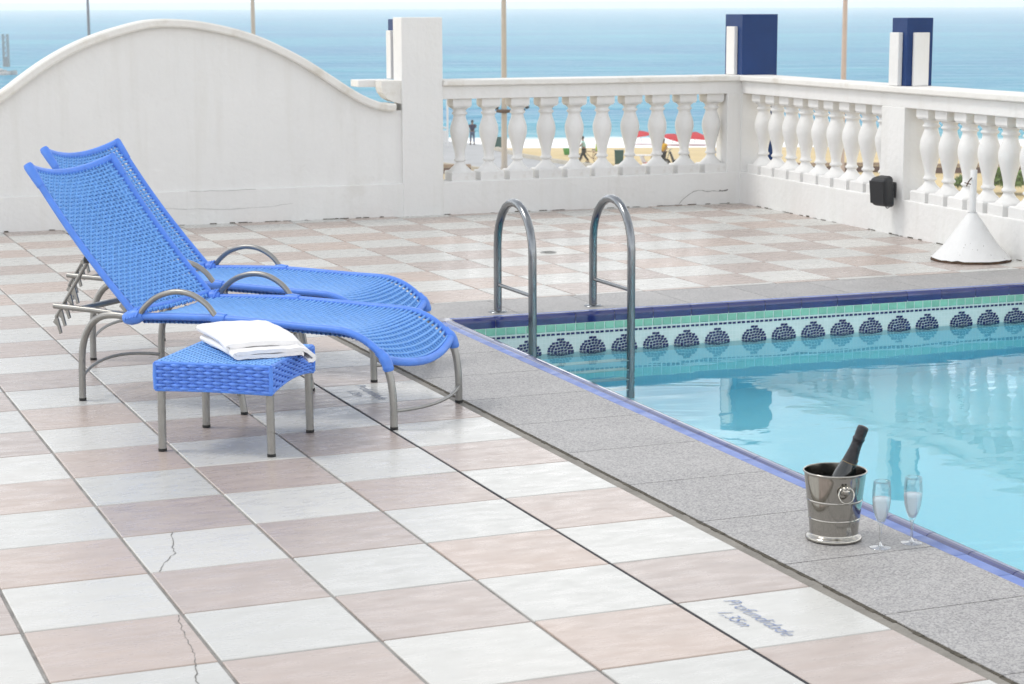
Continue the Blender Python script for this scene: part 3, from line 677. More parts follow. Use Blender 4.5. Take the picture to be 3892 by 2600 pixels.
def make_lounger():
    t = empty('sun_lounger')
    rr = .0150
    # seat frame: two side rails joined by the bowed foot bar
    left = [Vector((q.x, 0, q.y)) for q in (seat_c(i/40) for i in range(41))]
    bar = [seat_p(1, k/14)+Vector((.002, 0, -.002)) for k in range(15)]
    right = [Vector((p.x, LW, p.z)) for p in left]
    b = MB(); b.tube(left, rr, 10); b.tube(right, rr, 10); b.tube(bar, rr*1.12, 10)
    for y in (0, LW):                       # lashings at the corners
        b.tube(cat([(1.447, y, .312), (1.470, y, .290), (1.486, y, .262), (1.492, y, .236)], 3), [.020]*3+[.024]*3+[.023]*3+[.018], 10)
        b.tube([(.235, y, .372), (.262, y, .378), (.30, y, .388), (.33, y, .392)], [.022, .033, .033, .020], 12)
        b.tube([(.67, y, .402), (.70, y, .403), (.735, y, .402)], [.020, .023, .020], 10)
        for k in range(5): b.tube(cat([(.255+k*.014, y-.034, .372+k*.004), (.262+k*.014, y, .412+k*.003), (.27+k*.014, y+.034, .374+k*.004)], 3), .0045, 6)
    b.build('seat_frame', M['blue_rail'], t)
    weave(seat_p, 57, 22, .012, .988, .085, .915, .0135, .0170, .0155, .0048, 'seat_weave', M['blue_weave'], t, .0062, 1, .024)
    bl = [back_p(k/16, 0) for k in range(17)]; brr = [back_p(k/16, 1) for k in range(17)]; top = [back_p(1, k/14) for k in range(15)]
    b = MB(); b.tube(bl, rr, 10); b.tube(brr, rr, 10); b.tube(top, rr*1.1, 10); b.tube([back_p(.03, k/10) for k in range(11)], rr*.8, 8)
    for q in (bl, brr): b.tube([q[-3], q[-2], q[-1], q[-1]+(q[-1]-q[-2])*.25], [.018, .021, .023, .019], 10)
    b.build('back_frame', M['blue_rail'], t)
    weave(back_p, 39, 24, .015, .985, .070, .930, .0140, .0160, .0130, .0052, 'back_weave', M['blue_weave'], t, 0.0, -1, .015)
    fz = .006
    for y, sg in ((0, -1), (LW, 1)):
        b = MB(); b.tube(cat([(0, y, fz), (.002, y, .12), (.010, y, .23), (.040, y, .31), (.095, y, .365), (.17, y, .384), (.26, y, .380)], 5), .0155, 10); lg = b.build('leg', M['alu'], t)
        b = MB(); b.tube([(0, y, .0005), (0, y, .012)], .0165, 10); b.build('foot_cap', M['rubber'], lg)
        yi = y+.02*-sg
        b = MB(); b.tube(cat([(.725, yi, .385), (.765, yi, .22), (.80, yi, fz)], 4), .0145, 10); lg = b.build('leg', M['alu'], t)
        b = MB(); b.tube([(.80, yi, .0005), (.80, yi, .012)], .0155, 10); b.build('foot_cap', M['rubber'], lg)
        b = MB(); b.tube(cat([(1.484, y, .25), (1.500, y, .20), (1.510, y, .12), (1.512, y, fz)], 5), .0155, 10); lg = b.build('leg', M['alu'], t)
        b = MB(); b.tube([(1.512, y, .0005), (1.512, y, .012)], .0165, 10); b.build('foot_cap', M['rubber'], lg)
        b = MB(); b.tube([(-.145, yi, .402), (.05, yi, .395), (.26, yi, .382)], .0125, 10); b.build('rear_rail', M['alu'], t)
        ya = y+.008*sg
        b = MB(); b.tube(cat([(.315, ya, .396), (.350, ya, .436), (.41, ya, .478), (.495, ya, .502), (.575, ya, .495), (.645, ya, .460), (.690, ya, .412)], 6), .0125, 10); b.build('armrest', M['alu'], t)
    b = MB(); b.tube([(.0, .012, .398), (.0, LW-.012, .398)], .0135, 10); b.build('cross_bar', M['alu'], t)
    for (s, z, bow, bz) in ((.004, .105, -.06, .035), (.785, .085, .03, .05), (1.511, .075, .055, -.012)):
        b = MB(); b.tube([(s+bow*sag(k/10), k/10*LW, z+bz*sag(k/10)) for k in range(11)], .0075, 8); b.build('stretcher', M['alu'], t)
    # toothed props that hold the backrest up
    for y in (.055, LW-.055):
        b = MB(); p0 = Vector((.015, y, .600)); p1 = Vector((-.165, y, .345)); b.tube([p0, p0.lerp(p1, .5), p1], .0085, 8)
        d = (p1-p0).normalized(); dn = Vector((.55, 0, -.83))
        for k in range(5):
            q = p0.lerp(p1, .42+k*.135); sd = d.cross(Vector((0, 1, 0)))
            poly = [q, q+d*.038, q+d*.030+dn*.028, q+d*.040+dn*.060, q+d*.026+dn*.066, q+d*.010+dn*.026]
            vs = [p+Vector((0, dy, 0)) for dy in (-.004, .004) for p in poly]; n = 6
            b.add(vs, [tuple(range(n)), tuple(range(n, 2*n))]+[(i, (i+1) % n, n+(i+1) % n, n+i) for i in range(n)])
        b.build('toothed_prop', M['alu'], t)
    b = MB(); b.tube([(.010, .02, .600), (.010, LW-.02, .600)], .009, 8); b.build('hinge_bar', M['alu'], t)
    b = MB()
    for y in (.03, LW-.03): b.tube([(.035, y-.012, .612), (.035, y+.012, .612)], .016, 8)
    o = b.build('hinge_clamp', M['black'], t); o['kind'] = 'stuff'
    return t
l1 = make_lounger(); l1.location = (.287, 2.75, 0); l1.rotation_euler = (0, 0, R_(-46.2))
tag(l1, 'blue woven sun lounger standing nearer, beside the small blue table', 'sun lounger', 'blue woven sun loungers')
l2 = copy_tree(l1); l2.location = (.512, 3.735, 0); l2.rotation_euler = (0, 0, R_(-45.2))
tag(l2, 'blue woven sun lounger standing behind the other, its foot on the granite', 'sun lounger', 'blue woven sun loungers')

# ------------------------------------------------------------------ woven side table and towel
TBL = Vector((.70, 1.684, 0)); TA_ = R_(-35.3)
tb = empty('side_table', TBL, TA_); tag(tb, 'low square blue basket weave table with the white towel on it', 'table')
hx, hy, zt, zb = .231, .240, .352, .242
def apron_bottom(side, t):                    # t 0..1 along the side
    return zb+(.022*math.sin(math.pi*t)**.8 if side in (1, 3) else .004*math.sin(math.pi*t))
def basket(o0, o1, side, ncol, nrow, name):
    """over and under strips on one side; o0,o1 are its top corners"""
    b = MB(); d = Vector((o1[0]-o0[0], o1[1]-o0[1], 0)); L_ = d.length; d.normalize(); nn = Vector((d.y, -d.x, 0))
    for r in range(nrow):
        seg = ncol*4; rows = []
        for k in range(seg+1):
            t = k/seg; bot = apron_bottom(side, t); h = (zt-.006-bot)/nrow; zc_ = zt-.006-(r+.5)*h
            ph = (k/4+(.5 if r % 2 else 0)*2)*math.pi
            offn = .0065*math.sin(ph); inset = .016*(zt-zc_)/(zt-zb)
            c = Vector((o0[0], o0[1], zc_))+d*(t*L_)+nn*offn
            c += Vector((0, 0, 0))
            rows.append((c, h*.53))
        vs = []; fs = []
        for c, h in rows: vs += [c+Vector((0, 0, h)), c+nn*.0055+Vector((0, 0, h*.55)), c+nn*.0055-Vector((0, 0, h*.55)), c-Vector((0, 0, h)), c-nn*.004]
        for k in range(seg):
            for q in range(5): fs.append((k*5+q, k*5+(q+1) % 5, k*5+5+(q+1) % 5, k*5+5+q))
        b.add(vs, fs, True)
    for k in range(ncol):                     # upright strips
        t = (k+.5)/ncol; bot = apron_bottom(side, t); pts = []; hw = L_/ncol*.40
        p0 = Vector((o0[0], o0[1], 0))+d*(t*L_)
        zlo, zhi = Vector((0, 0, bot+.002)), Vector((0, 0, zt-.006)); q = [(-hw, -.004), (-hw*.7, .001), (hw*.7, .001), (hw, -.004)]
        vv = [p0+d*a+nn*o_+zz for zz in (zlo, zhi) for a, o_ in q]; b.add(vv, [(i, i+1, 5+i, 4+i) for i in range(3)], True)
    nb = 12                                   # lining behind the strips
    for k in range(nb):
        p, q = Vector((o0[0], o0[1], 0))+d*(k/nb*L_)-nn*.010, Vector((o0[0], o0[1], 0))+d*((k+1)/nb*L_)-nn*.010
        b.add([p+Vector((0, 0, apron_bottom(side, k/nb))), q+Vector((0, 0, apron_bottom(side, (k+1)/nb))), q+Vector((0, 0, zt-.012)), p+Vector((0, 0, zt-.012))], [(0, 1, 2, 3)])
    o = b.build(name, M['blue_basket'], tb); o['kind'] = 'stuff'; return o
C4 = [(-hx, -hy), (hx, -hy), (hx, hy), (-hx, hy)]
for i in range(4): basket(C4[i], C4[(i+1) % 4], i, 14 if i in (0, 2) else 15, 8, 'side_weave')
b = MB()
for i in range(4): b.tube([(*C4[i], zb+.003), (C4[i][0]*1.006, C4[i][1]*1.006, (zb+zt)/2), (*C4[i], zt-.006)], .009, 10)
for i in range(4): b.tube([(*C4[i], zt-.005), (*C4[(i+1) % 4], zt-.006)], .0065, 8)
for i in range(4):
    p, q = Vector((*C4[i], 0)), Vector((*C4[(i+1) % 4], 0)); b.tube([p.lerp(q, k/12)+Vector((0, 0, apron_bottom(i, k/12))) for k in range(13)], .0055, 8)
b.build('frame', M['blue_rail'], tb)
weave(lambda u, v: Vector((-hx+2*hx*u, -hy+2*hy*v, zt-.001-.003*sag(u)*sag(v))), 24, 26, .03, .97, .03, .97, .0165, .0165, .005, .0026, 'top_weave', M['blue_weave'], tb)
b = MB(); b.box(-hx+.01, hx-.01, -hy+.01, hy-.01, zt-.022, zt-.010); b.build('top_board', M['blue_rail'], tb)
for sx, sy in ((-1, -1), (1, -1), (1, 1), (-1, 1)):
    x, y = sx*.220, sy*.222
    b = MB(); b.tube([(x, y, .006), (x*.995, y*.995, .15), (x*.985, y*.985, .34)], .0155, 10); lg = b.build('leg', M['alu'], tb)
    b = MB(); b.tube([(x, y, .0005), (x, y, .012)], .0165, 10); b.build('foot_cap', M['rubber'], lg)
def folded_towel():
    """a thick sheet folded over itself: its section, then swept with a little slack"""
    e = empty('folded_towel', (.792, 1.745, zt+.004), R_(2)); tag(e, 'white folded towel lying on the blue table', 'towel')
    def fold(sec, th, y0, y1, ny, drop, name):
        c = cat([(x, z, 0) for x, z in sec], 6); n = len(c); vs = []; fs = []
        for j in range(ny+1):
            y = y0+(y1-y0)*j/ny; sh = .006*math.sin(3.1*j/ny+.4)
            ring = []
            for i, p in enumerate(c):
                a = c[max(i-1, 0)]; q = c[min(i+1, n-1)]; t = (q-a).normalized(); nn = Vector((-t.y, t.x)); wv = .0022*math.sin(i*.55+j*.5)+.0016*math.sin(i*1.3-j*.9)
                ring.append((p, nn, wv))
            up_ = [Vector((p.x+nn.x*th/2+sh, y, p.y+nn.y*th/2+wv*.6+drop(p.x, y))) for p, nn, wv in ring]; dn_ = [Vector((p.x-nn.x*th/2+sh, y, p.y-nn.y*th/2+wv*.6+drop(p.x, y))) for p, nn, wv in ring]
            vs += up_+dn_[::-1]
        k = 2*n
        for j in range(ny):
            for i in range(k): fs.append((j*k+i, j*k+(i+1) % k, j*k+k+(i+1) % k, j*k+k+i))
        b = MB(); b.add(vs, fs, True)
        for j in (0, ny):
            for i in range(n-1): b.add([vs[j*k+i], vs[j*k+i+1], vs[j*k+k-2-i], vs[j*k+k-1-i]], [(0, 1, 2, 3)], True)
        return b.build(name, M['towel'], e)
    # lower fold, its loose loop hanging over the right edge; upper fold on it
    fold([(.120, .008), (.05, .008), (-.06, .008), (-.135, .009), (-.152, .017), (-.135, .0245), (-.05, .025), (.06, .024), (.12, .024), (.158, .016), (.158, -.002), (.136, -.010)], .0145, -.245, .215, 16, lambda x, y: -.016*max(0, x-.11)/.04*max(0, -y/.235), 'lower_fold')
    fold([(.110, .040), (.0, .041), (-.09, .041), (-.145, .043), (-.160, .052), (-.145, .061), (-.05, .063), (.05, .061), (.11, .055), (.128, .047)], .0175, -.175, .225, 14, lambda x, y: .004*math.sin(9*y)-.012*max(0, -(y+.08)/.08), 'upper_fold')
    return e
folded_towel()

# ------------------------------------------------------------------ ice bucket, bottle, flutes
BX = Vector((2.093, -.452, 0))
e = empty('ice_bucket', BX); tag(e, 'polished steel ice bucket standing on the granite pool edge', 'ice bucket')
def rib(r, z): return [(r, z), (r+.0004, z+.0008), (r+.0017, z+.002), (r+.0020, z+.0034), (r+.0017, z+.0048), (r+.0006, z+.006), (r+.0007, z+.0068)]
outp = [(.079, .004), (.0875, .003), (.0895, .0055), (.0898, .009), (.0885, .013), (.084, .0165), (.079, .0195), (.0770, .0225), (.0768, .026), (.0775, .034), (.0800, .062), (.0805, .068)]+rib(.0806, .0695)+[(.0818, .079), (.0865, .122), (.0871, .128)]+rib(.0872, .1295)+[(.0885, .139), (.0960, .205), (.0972, .2155), (.0978, .2180), (.1000, .2195), (.1015, .2220), (.1012, .2245), (.0995, .2258), (.0975, .2250), (.0968, .2235)]
inp = [(.0967, .2230), (.0958, .218), (.086, .138), (.0775, .040), (.074, .020), (.0001, .020)]
M['inner_face'] = mat('steel_dark_reflection', (0.104, 0.096, 0.084), .22, metal=1, var=.15, vscale=20)  # same steel as the body; the dark reflection inside is put into its colour
b = MB(); b.lathe(outp, 64); b.lathe([(.0001, .004), (.079, .004)], 64); b.build('body', M['silver'], e)
b = MB(); b.lathe(inp, 64); b.build('inside_dark_reflection', M['inner_face'], e)
hd = math.atan2(-.374-.30, .927-1.05)  # the knob faces the camera, a little to the right
cdir = Vector((CAM.x-BX.x, CAM.y-BX.y)).normalized(); ang0 = math.atan2(cdir.y, cdir.x)+R_(20)
for dd in (0, math.pi):
    a = ang0+dd; rr = .0935; T = Matrix.Translation((rr*math.cos(a), rr*math.sin(a), .178)) @ Matrix.Rotation(a, 4, 'Z')
    b = MB(); TT = lambda x, y, z: tuple(T @ Vector((x, y, z)))
    lump = [(.0001, .020), (.008, .019), (.013, .014), (.015, .006), (.017, .001), (.018, -.004)]
    vs = []; n = 14
    for (r, h) in lump:
        for k in range(n):
            t = 2*math.pi*k/n; q = r*(1+.13*math.cos(5*t)); vs.append(TT(h, q*math.cos(t), q*math.sin(t)))
    b.add(vs, [(i*n+k, i*n+(k+1) % n, (i+1)*n+(k+1) % n, (i+1)*n+k) for i in range(len(lump)-1) for k in range(n)], True)
    b.lathe([(.0001, .008), (.005, .006), (.007, 0)], 8, (0, 0, 0), True, lambda x, y, z: TT(.014+z, x-.006, y+.010)); b.lathe([(.0001, .008), (.005, .006), (.007, 0)], 8, (0, 0, 0), True, lambda x, y, z: TT(.014+z, x+.006, y+.010))
    kn = b.build('lion_knob', M['silver'], e)
    b = MB(); b.tube([TT(.012-.004*math.sin(2*math.pi*k/24), .025*math.cos(2*math.pi*k/24), -.012+.025*math.sin(2*math.pi*k/24)) for k in range(24)], .0030, 8, closed=True); b.build('ring_handle', M['silver'], kn)
# bottle leaning to the right in the bucket
be = empty('champagne_bottle', BX); tag(be, 'dark champagne bottle leaning in the steel ice bucket', 'bottle')
ax = Vector((RGT.x*.36, RGT.y*.36, 1)).normalized(); base = Vector((-RGT.x*.028, -RGT.y*.028, .047))
qr = ax.to_track_quat('Z', 'Y'); TB = lambda x, y, z: tuple(base+qr @ Vector((x*.92, y*.92, z)))
b = MB(); b.lathe([(.0001, .004), (.028, .002), (.0400, .008), (.0425, .02), (.0425, .135), (.0405, .16), (.034, .19), (.0268, .215), (.0220, .240), (.0190, .262), (.0180, .285), (.0175, .30)], 32, T=TB); b.build('glass_body', M['bottle'], be)
b = MB(); b.lathe([(.0272, .2145), (.0226, .240), (.0196, .262), (.0187, .280), (.0192, .288), (.0212, .291), (.0212, .297), (.0196, .300), (.0186, .304), (.0196, .312), (.0196, .330), (.0180, .336), (.0100, .3385), (.0001, .339)], 32, T=TB); fo = b.build('foil', M['foil'], be)
b = MB(); b.lathe([(.0276, .2140), (.0273, .2155)], 32, T=TB); b.build('gold_band', M['gold'], fo)
b = MB()
for k in range(9):                          # small gold script on the neck
    a = math.atan2(cdir.y, cdir.x)+R_(-20+k*8); zz = .2225
    pts = [TB(.0262*math.cos(a+R_(t)), .0262*math.sin(a+R_(t)), zz+h) for t, h in ((0, 0), (2, .004*(1+(k % 3 == 0))), (4, .001), (6, .003))]
    b.tube(pts, .0004, 4, cap=False)
b.build('gold_script', M['gold'], fo)
def glass_mat(name, col_, rough=.02, ior=1.45):
    m = bpy.data.materials.new(name); m.use_nodes = True; t = m.node_tree; t.nodes.clear(); n = t.nodes.new; l = t.links.new
    o = n('ShaderNodeOutputMaterial'); mix = n('ShaderNodeMixShader'); lw = n('ShaderNodeLayerWeight'); lw.inputs['Blend'].default_value = .28
    tr = n('ShaderNodeBsdfTransparent'); tr.inputs['Color'].default_value = (*col_, 1); gl = n('ShaderNodeBsdfGlossy'); gl.inputs['Roughness'].default_value = rough
    mr = n('ShaderNodeMapRange'); mr.inputs['To Min'].default_value = .06; mr.inputs['To Max'].default_value = .42; l(lw.outputs['Fresnel'], mr.inputs['Value'])
    l(mr.outputs[0], mix.inputs[0]); l(tr.outputs[0], mix.inputs[1]); l(gl.outputs[0], mix.inputs[2]); l(mix.outputs[0], o.inputs['Surface']); return m
M['flute_base'] = glass_mat('thick_clear_glass', (.90, .92, .93), .05)
for nd in M['flute_base'].node_tree.nodes:
    if nd.type == 'MAP_RANGE': nd.inputs['To Min'].default_value = .30; nd.inputs['To Max'].default_value = .80
M['flute'] = glass_mat('clear_glass', (.96, .98, .985))
def wine():
    m = mat('sparkling_wine', (.86, .88, .91), .25, spec=.4); t = m.node_tree; b = t.nodes['Principled BSDF']; n = t.nodes.new; l = t.links.new
    tr = n('ShaderNodeBsdfTransparent'); tr.inputs['Color'].default_value = (.95, .96, .97, 1); mix = n('ShaderNodeMixShader'); mix.inputs[0].default_value = .60
    l(tr.outputs[0], mix.inputs[1]); l(b.outputs[0], mix.inputs[2]); l(mix.outputs[0], t.nodes['Material Output'].inputs['Surface']); return m
M['wine'] = wine()
def flute(loc, rz, label):
    e = empty('champagne_flute', loc, rz); tag(e, label, 'champagne flute', 'champagne flutes')
    b = MB(); b.lathe([(.0001, .0075), (.006, .0065), (.020, .0035), (.033, .0018), (.0345, .0012), (.0345, .0004), (.0001, .0004)], 32); b.build('foot', M['flute_base'], e)
    b = MB(); b.lathe([(.0075, .0062), (.0048, .012), (.0040, .025), (.0040, .055), (.0048, .066), (.0065, .074)], 16); b.build('stem', M['flute_base'], e)
    b = MB(); b.lathe([(.0001, .071), (.006, .073), (.0115, .081), (.0195, .100), (.0260, .124), (.0290, .150), (.0292, .172), (.0275, .198), (.0262, .214), (.0252, .2146), (.0255, .205), (.0268, .190), (.0280, .170), (.0278, .150), (.0248, .125), (.0184, .102), (.0105, .085), (.0001, .080)], 36); bo = b.build('bowl', M['flute'], e)
    b = MB(); b.lathe([(.0001, .0805), (.0100, .0860), (.0180, .1030), (.0244, .1256), (.0273, .150), (.0275, .160), (.0001, .160)], 36); b.build('sparkling_wine', M['wine'], bo)
    return e
flute((2.172, -.600, 0), 0, 'champagne flute next to the ice bucket, farther from the water')
flute((2.292, -.592, 0), 1, 'champagne flute nearer the water at the pool edge')

# ------------------------------------------------------------------ beach and sea
def shore(name, loc_d, loc_x, z=GZ, rz=0.0, parent=None):
    return empty(name, V(loc_d, loc_x, z), -YAW+rz)
def sheet_obj(name, pts, faces, m, z=0.0):
    me = bpy.data.meshes.new(name); me.from_pydata(pts, [], faces); o = link(name, me, m); o.location = (CAM.x, CAM.y, z); o.rotation_euler = (0, 0, -YAW); return o
M['sand'] = mat('beach_sand', (.56, .44, .235), .95, var=.12, vscale=.35, bump=.4, bscale=1.2)
o = sheet_obj('beach', [(-900, -900, 0), (900, -900, 0), (900, 136, 0), (-900, 136, 0), (-900, 152, -.55), (900, 152, -.55)], [(0, 1, 2, 3), (3, 2, 5, 4)], M['sand'], GZ); tag(o, kind='structure')
def sea_mat():
    m = bpy.data.materials.new('sea_water'); m.use_nodes = True; t = m.node_tree; b = t.nodes['Principled BSDF']; n = t.nodes.new; l = t.links.new
    b.inputs['Roughness'].default_value = .16; b.inputs['IOR'].default_value = 1.33; b.inputs['Specular IOR Level'].default_value = .05
    tcn = n('ShaderNodeTexCoord'); sp_ = n('ShaderNodeSeparateXYZ'); l(tcn.outputs['Object'], sp_.inputs[0])
    def noise(scale, sx, sy, detail=4, dist=.3):
        mp = n('ShaderNodeMapping'); mp.inputs['Scale'].default_value = (sx, sy, 1); l(tcn.outputs['Object'], mp.inputs['Vector'])
        q = n('ShaderNodeTexNoise'); q.inputs['Scale'].default_value = scale; q.inputs['Detail'].default_value = detail; q.inputs['Distortion'].default_value = dist; l(mp.outputs[0], q.inputs['Vector']); return q.outputs['Fac']
    def mth(op, a, c=None, d=None):
        q = n('ShaderNodeMath'); q.operation = op
        for i, v in enumerate((a, c, d)):
            if v is None: continue
            if isinstance(v, (int, float)): q.inputs[i].default_value = v
            else: l(v, q.inputs[i])
        return q.outputs[0]
    big = noise(.012, .35, 1.0, 3); mid = noise(.10, .45, 1.0, 4); small = noise(.45, .5, 1.0, 3)
    # colour: green shallows to blue, with streaks of current and depth
    mr = n('ShaderNodeMapRange'); mr.inputs['From Min'].default_value = 150; mr.inputs['From Max'].default_value = 185; l(mth('ADD', sp_.outputs['Y'], mth('MULTIPLY', mid, 14.0)), mr.inputs['Value'])
    c1 = n('ShaderNodeMix'); c1.data_type = 'RGBA'; c1.inputs['A'].default_value = (.075, .34, .36, 1); c1.inputs['B'].default_value = (.012, .18, .33, 1); l(mr.outputs[0], c1.inputs['Factor'])
    c2 = n('ShaderNodeMix'); c2.data_type = 'RGBA'; c2.inputs['B'].default_value = (.036, .29, .39, 1); l(c1.outputs['Result'], c2.inputs['A'])
    r2 = n('ShaderNodeMapRange'); r2.inputs['From Min'].default_value = .40; r2.inputs['From Max'].default_value = .62; l(mth('ADD', mth('MULTIPLY', big, .6), mth('MULTIPLY', mid, .4)), r2.inputs['Value']); l(r2.outputs[0], c2.inputs['Factor'])
    # surf near the waterline
    edge = mth('SUBTRACT', 153.0, sp_.outputs['Y']); f1 = n('ShaderNodeMapRange'); f1.inputs['From Min'].default_value = -1; f1.inputs['From Max'].default_value = 1.5
    l(mth('ADD', edge, mth('MULTIPLY', mth('SUBTRACT', mid, .5), 12.0)), f1.inputs['Value'])
    # sparse whitecaps farther out
    wc = n('ShaderNodeMapRange'); wc.inputs['From Min'].default_value = .735; wc.inputs['From Max'].default_value = .80; l(noise(.22, .5, 1.2, 5), wc.inputs['Value'])
    foam = mth('MINIMUM', mth('ADD', f1.outputs[0], wc.outputs[0]), 1.0)
    c3 = n('ShaderNodeMix'); c3.data_type = 'RGBA'; c3.inputs['B'].default_value = (.88, .90, .90, 1); l(c2.outputs['Result'], c3.inputs['A']); l(foam, c3.inputs['Factor']); l(c3.outputs['Result'], b.inputs['Base Color'])
    rg = n('ShaderNodeMapRange'); rg.inputs['To Min'].default_value = .36; rg.inputs['To Max'].default_value = .9; l(foam, rg.inputs['Value']); l(rg.outputs[0], b.inputs['Roughness'])
    bp = n('ShaderNodeBump'); bp.inputs['Strength'].default_value = .9; bp.inputs['Distance'].default_value = 3.0
    l(mth('ADD', mth('MULTIPLY', mid, 1.0), mth('MULTIPLY', small, .35)), bp.inputs['Height']); l(bp.outputs[0], b.inputs['Normal'])
    return m
M['sea'] = sea_mat()
dd = [138, 160, 200, 300, 600, 1500, 3000, 5600]            # the far edge lies at the horizon's true dip
pts = []; fs = []
for i, d in enumerate(dd): pts += [(-max(900, d*1.6), d, 0), (max(900, d*1.6), d, 0)]
for i in range(len(dd)-1): fs.append((2*i, 2*i+1, 2*i+3, 2*i+2))
o = sheet_obj('sea', pts, fs, M['sea'], -8.44); tag(o, kind='structure')
# paved quay
M['paving'] = mat('quay_paving', (0.368, 0.376, 0.384), .9, var=.08, vscale=.6)
M['kerb'] = mat('kerb_stone', (0.44, 0.408, 0.344), .9, var=.12, vscale=1.5)
qp = [(-4.2, 122.6), (-1.9, 118.9), (1.2, 114.5), (6.8, 118.5), (3.2, 124), (.8, 129.4), (-1.0, 136), (-2.0, 141.5), (-6, 147), (-40, 150), (-60, 135), (-30, 128)]
mb = MB(); mb.prism(qp, -1.0, .12, lambda p, q, h: (p, q, h)); o = mb.build('quay_pavement', M['paving']); o.location = (CAM.x, CAM.y, GZ); o.rotation_euler = (0, 0, -YAW); tag(o, kind='structure')
def kerb(pts, label, h=.34, w_=.28):
    d0 = Vector(pts[0]); e = shore('kerb_wall', d0.y, d0.x); b = MB()
    for p, q in zip(pts, pts[1:]):
        p, q = Vector(p)-d0, Vector(q)-d0; t = (q-p).normalized(); nn = Vector((-t.y, t.x))*w_/2
        b.prism([tuple(p-nn), tuple(q-nn), tuple(q+nn), tuple(p+nn)], 0, h, lambda x, y, z: (x, y, z))
    me = b.mesh('kerb_wall'); bpy.data.objects.remove(e); o = link('kerb_wall', me, M['kerb']); o.location = V(d0.y, d0.x); o.rotation_euler = (0, 0, -YAW); tag(o, label, 'kerb')
kerb([(-20, 127.2), (-10, 125.4), (-4.2, 122.6), (-1.9, 118.9), (1.2, 114.5)], 'pale stone kerb on the near side of the quay below the balustrade')
kerb([(6.8, 118.5), (3.2, 124), (.8, 129.4), (-1.0, 136)], 'pale stone kerb between the quay and the sand')
# low brown walls
M['brown'] = mat('brown_timber', (0.128, 0.08, 0.064), .85, var=.25, vscale=2); M['brown_cap'] = mat('pale_timber', (0.288, 0.216, 0.16), .8, var=.15, vscale=3)
def lowwall(x0, x1, d, label, h=.55):
    e = shore('low_wall', d, (x0+x1)/2); hw = (x1-x0)/2; tag(e, label, 'wall', 'low brown walls on the beach')
    b = MB(); b.box(-hw, hw, -.12, .12, 0, h*.62); b.build('boards', M['brown'], e); b = MB(); b.box(-hw, hw, -.2, .2, h*.70, h); b.build('top_rail', M['brown_cap'], e)
    k = -hw
    while k <= hw: b = MB(); b.box(k-.06, k+.06, -.14, .14, 0, h*.7); b.build('post', M['brown'], e); k += 2.0
lowwall(-9, -2.4, 118.4, 'low brown wall on the sand at the left end of the balustrade')
lowwall(14.6, 22.6, 118.6, 'low brown wall on the sand behind the first bay of the right balustrade'); lowwall(23.0, 33, 117.6, 'low brown wall on the sand behind the second bay of the right balustrade')
# lamp posts
def lamp_post(d, x, r, m, label, floods=False):
    e = shore('lamp_post', d, x); tag(e, label, 'lamp post', 'lamp posts along the shore')
    b = MB(); b.lathe([(r*1.5, 0), (r*1.5, .3), (r*1.15, .5), (r*1.1, 2), (r, 7), (r*.85, 14)], 14); b.build('pole', m, e)
    b = MB(); b.tube(cat([(0, 0, 13.6), (.6, 0, 14.3), (1.8, 0, 14.5)], 4), .06, 8); b.build('lamp_arm', m, e)
    b = MB(); b.cbox(1.7, 2.6, -.18, .18, 14.38, 14.55, .04); b.build('lamp_head', M['kerb'], e)
    if floods:
        b = MB(); b.lathe([(.02, 3.55), (.46, 3.62), (.48, 3.70), (.46, 3.76), (.1, 3.80)], 16, smooth=False); b.build('bracket_ring', M['rust'], e)
        for px, pz, tl in ((-.42, 3.92, .2), (1.30, 3.95, -.5)):
            b = MB(); b.cbox(-.12, .12, -.2, .2, -.17, .17, .03); q = b.build('floodlight', M['black'], e); q.location = (px, 0, pz+.08); q.rotation_euler = (R_(20), tl, 0)
        b = MB(); b.tube([(.2, 0, 3.70), (1.0, 0, 3.62), (1.25, 0, 3.80)], .045, 8); b.build('flood_arm', M['rust'], e)
M['pole_beige'] = mat('beige_pole_paint', (0.4, 0.36, 0.312), .6, var=.06, vscale=2); M['pole_grey'] = mat('grey_pole_paint', (0.192, 0.2, 0.224), .6, var=.08, vscale=2); M['pole_pink'] = mat('pinkish_pole_paint', (0.464, 0.368, 0.32), .6, var=.06, vscale=2)
lamp_post(118.3, -.42, .155, M['pole_beige'], 'beige lamp post with floodlights behind the back balustrade', True)
lamp_post(140, -17.9, .15, M['pole_beige'], 'beige lamp post behind the middle of the humped wall')
lamp_post(170, -35.6, .125, M['pole_grey'], 'dark grey lamp post behind the left slope of the humped wall')
lamp_post(118.4, 19.6, .15, M['pole_pink'], 'pinkish lamp post between the two right navy posts')
# breakwater and beacon far left
M['rock'] = mat('pale_rock', (0.44, 0.44, 0.44), .95, var=.2, vscale=1.5, bump=.8, bscale=3)
b = MB()
for k in range(70):
    x = rnd.uniform(-22, 5); y = rnd.gauss(0, 2.2); h = rnd.uniform(.3, .8); c = Vector((x, y, .4*h+max(0, .5-abs(y)*.3))); vs = []
    for sx in (-1, 1):
        for sy in (-1, 1):
            for sz in (-1, 1): vs.append(c+Vector((sx*rnd.uniform(.4, 1), sy*rnd.uniform(.4, 1), sz*rnd.uniform(.3, .8))))
    b.add(vs, [(0, 1, 3, 2), (4, 6, 7, 5), (0, 4, 5, 1), (2, 3, 7, 6), (0, 2, 6, 4), (1, 5, 7, 3)])
o = b.build('breakwater', M['rock']); o.location = V(302, -80, -8.95); o.rotation_euler = (0, 0, -YAW); tag(o, kind='stuff', label='pale rubble breakwater in the sea at the far left', cat='breakwater')
M['beacon'] = mat('grey_lattice', (0.272, 0.288, 0.296), .7)
e = shore('beacon_tower', 300, -75.3, -7.0); tag(e, 'grey lattice beacon tower standing in the sea at far left', 'tower')
H = 4.6
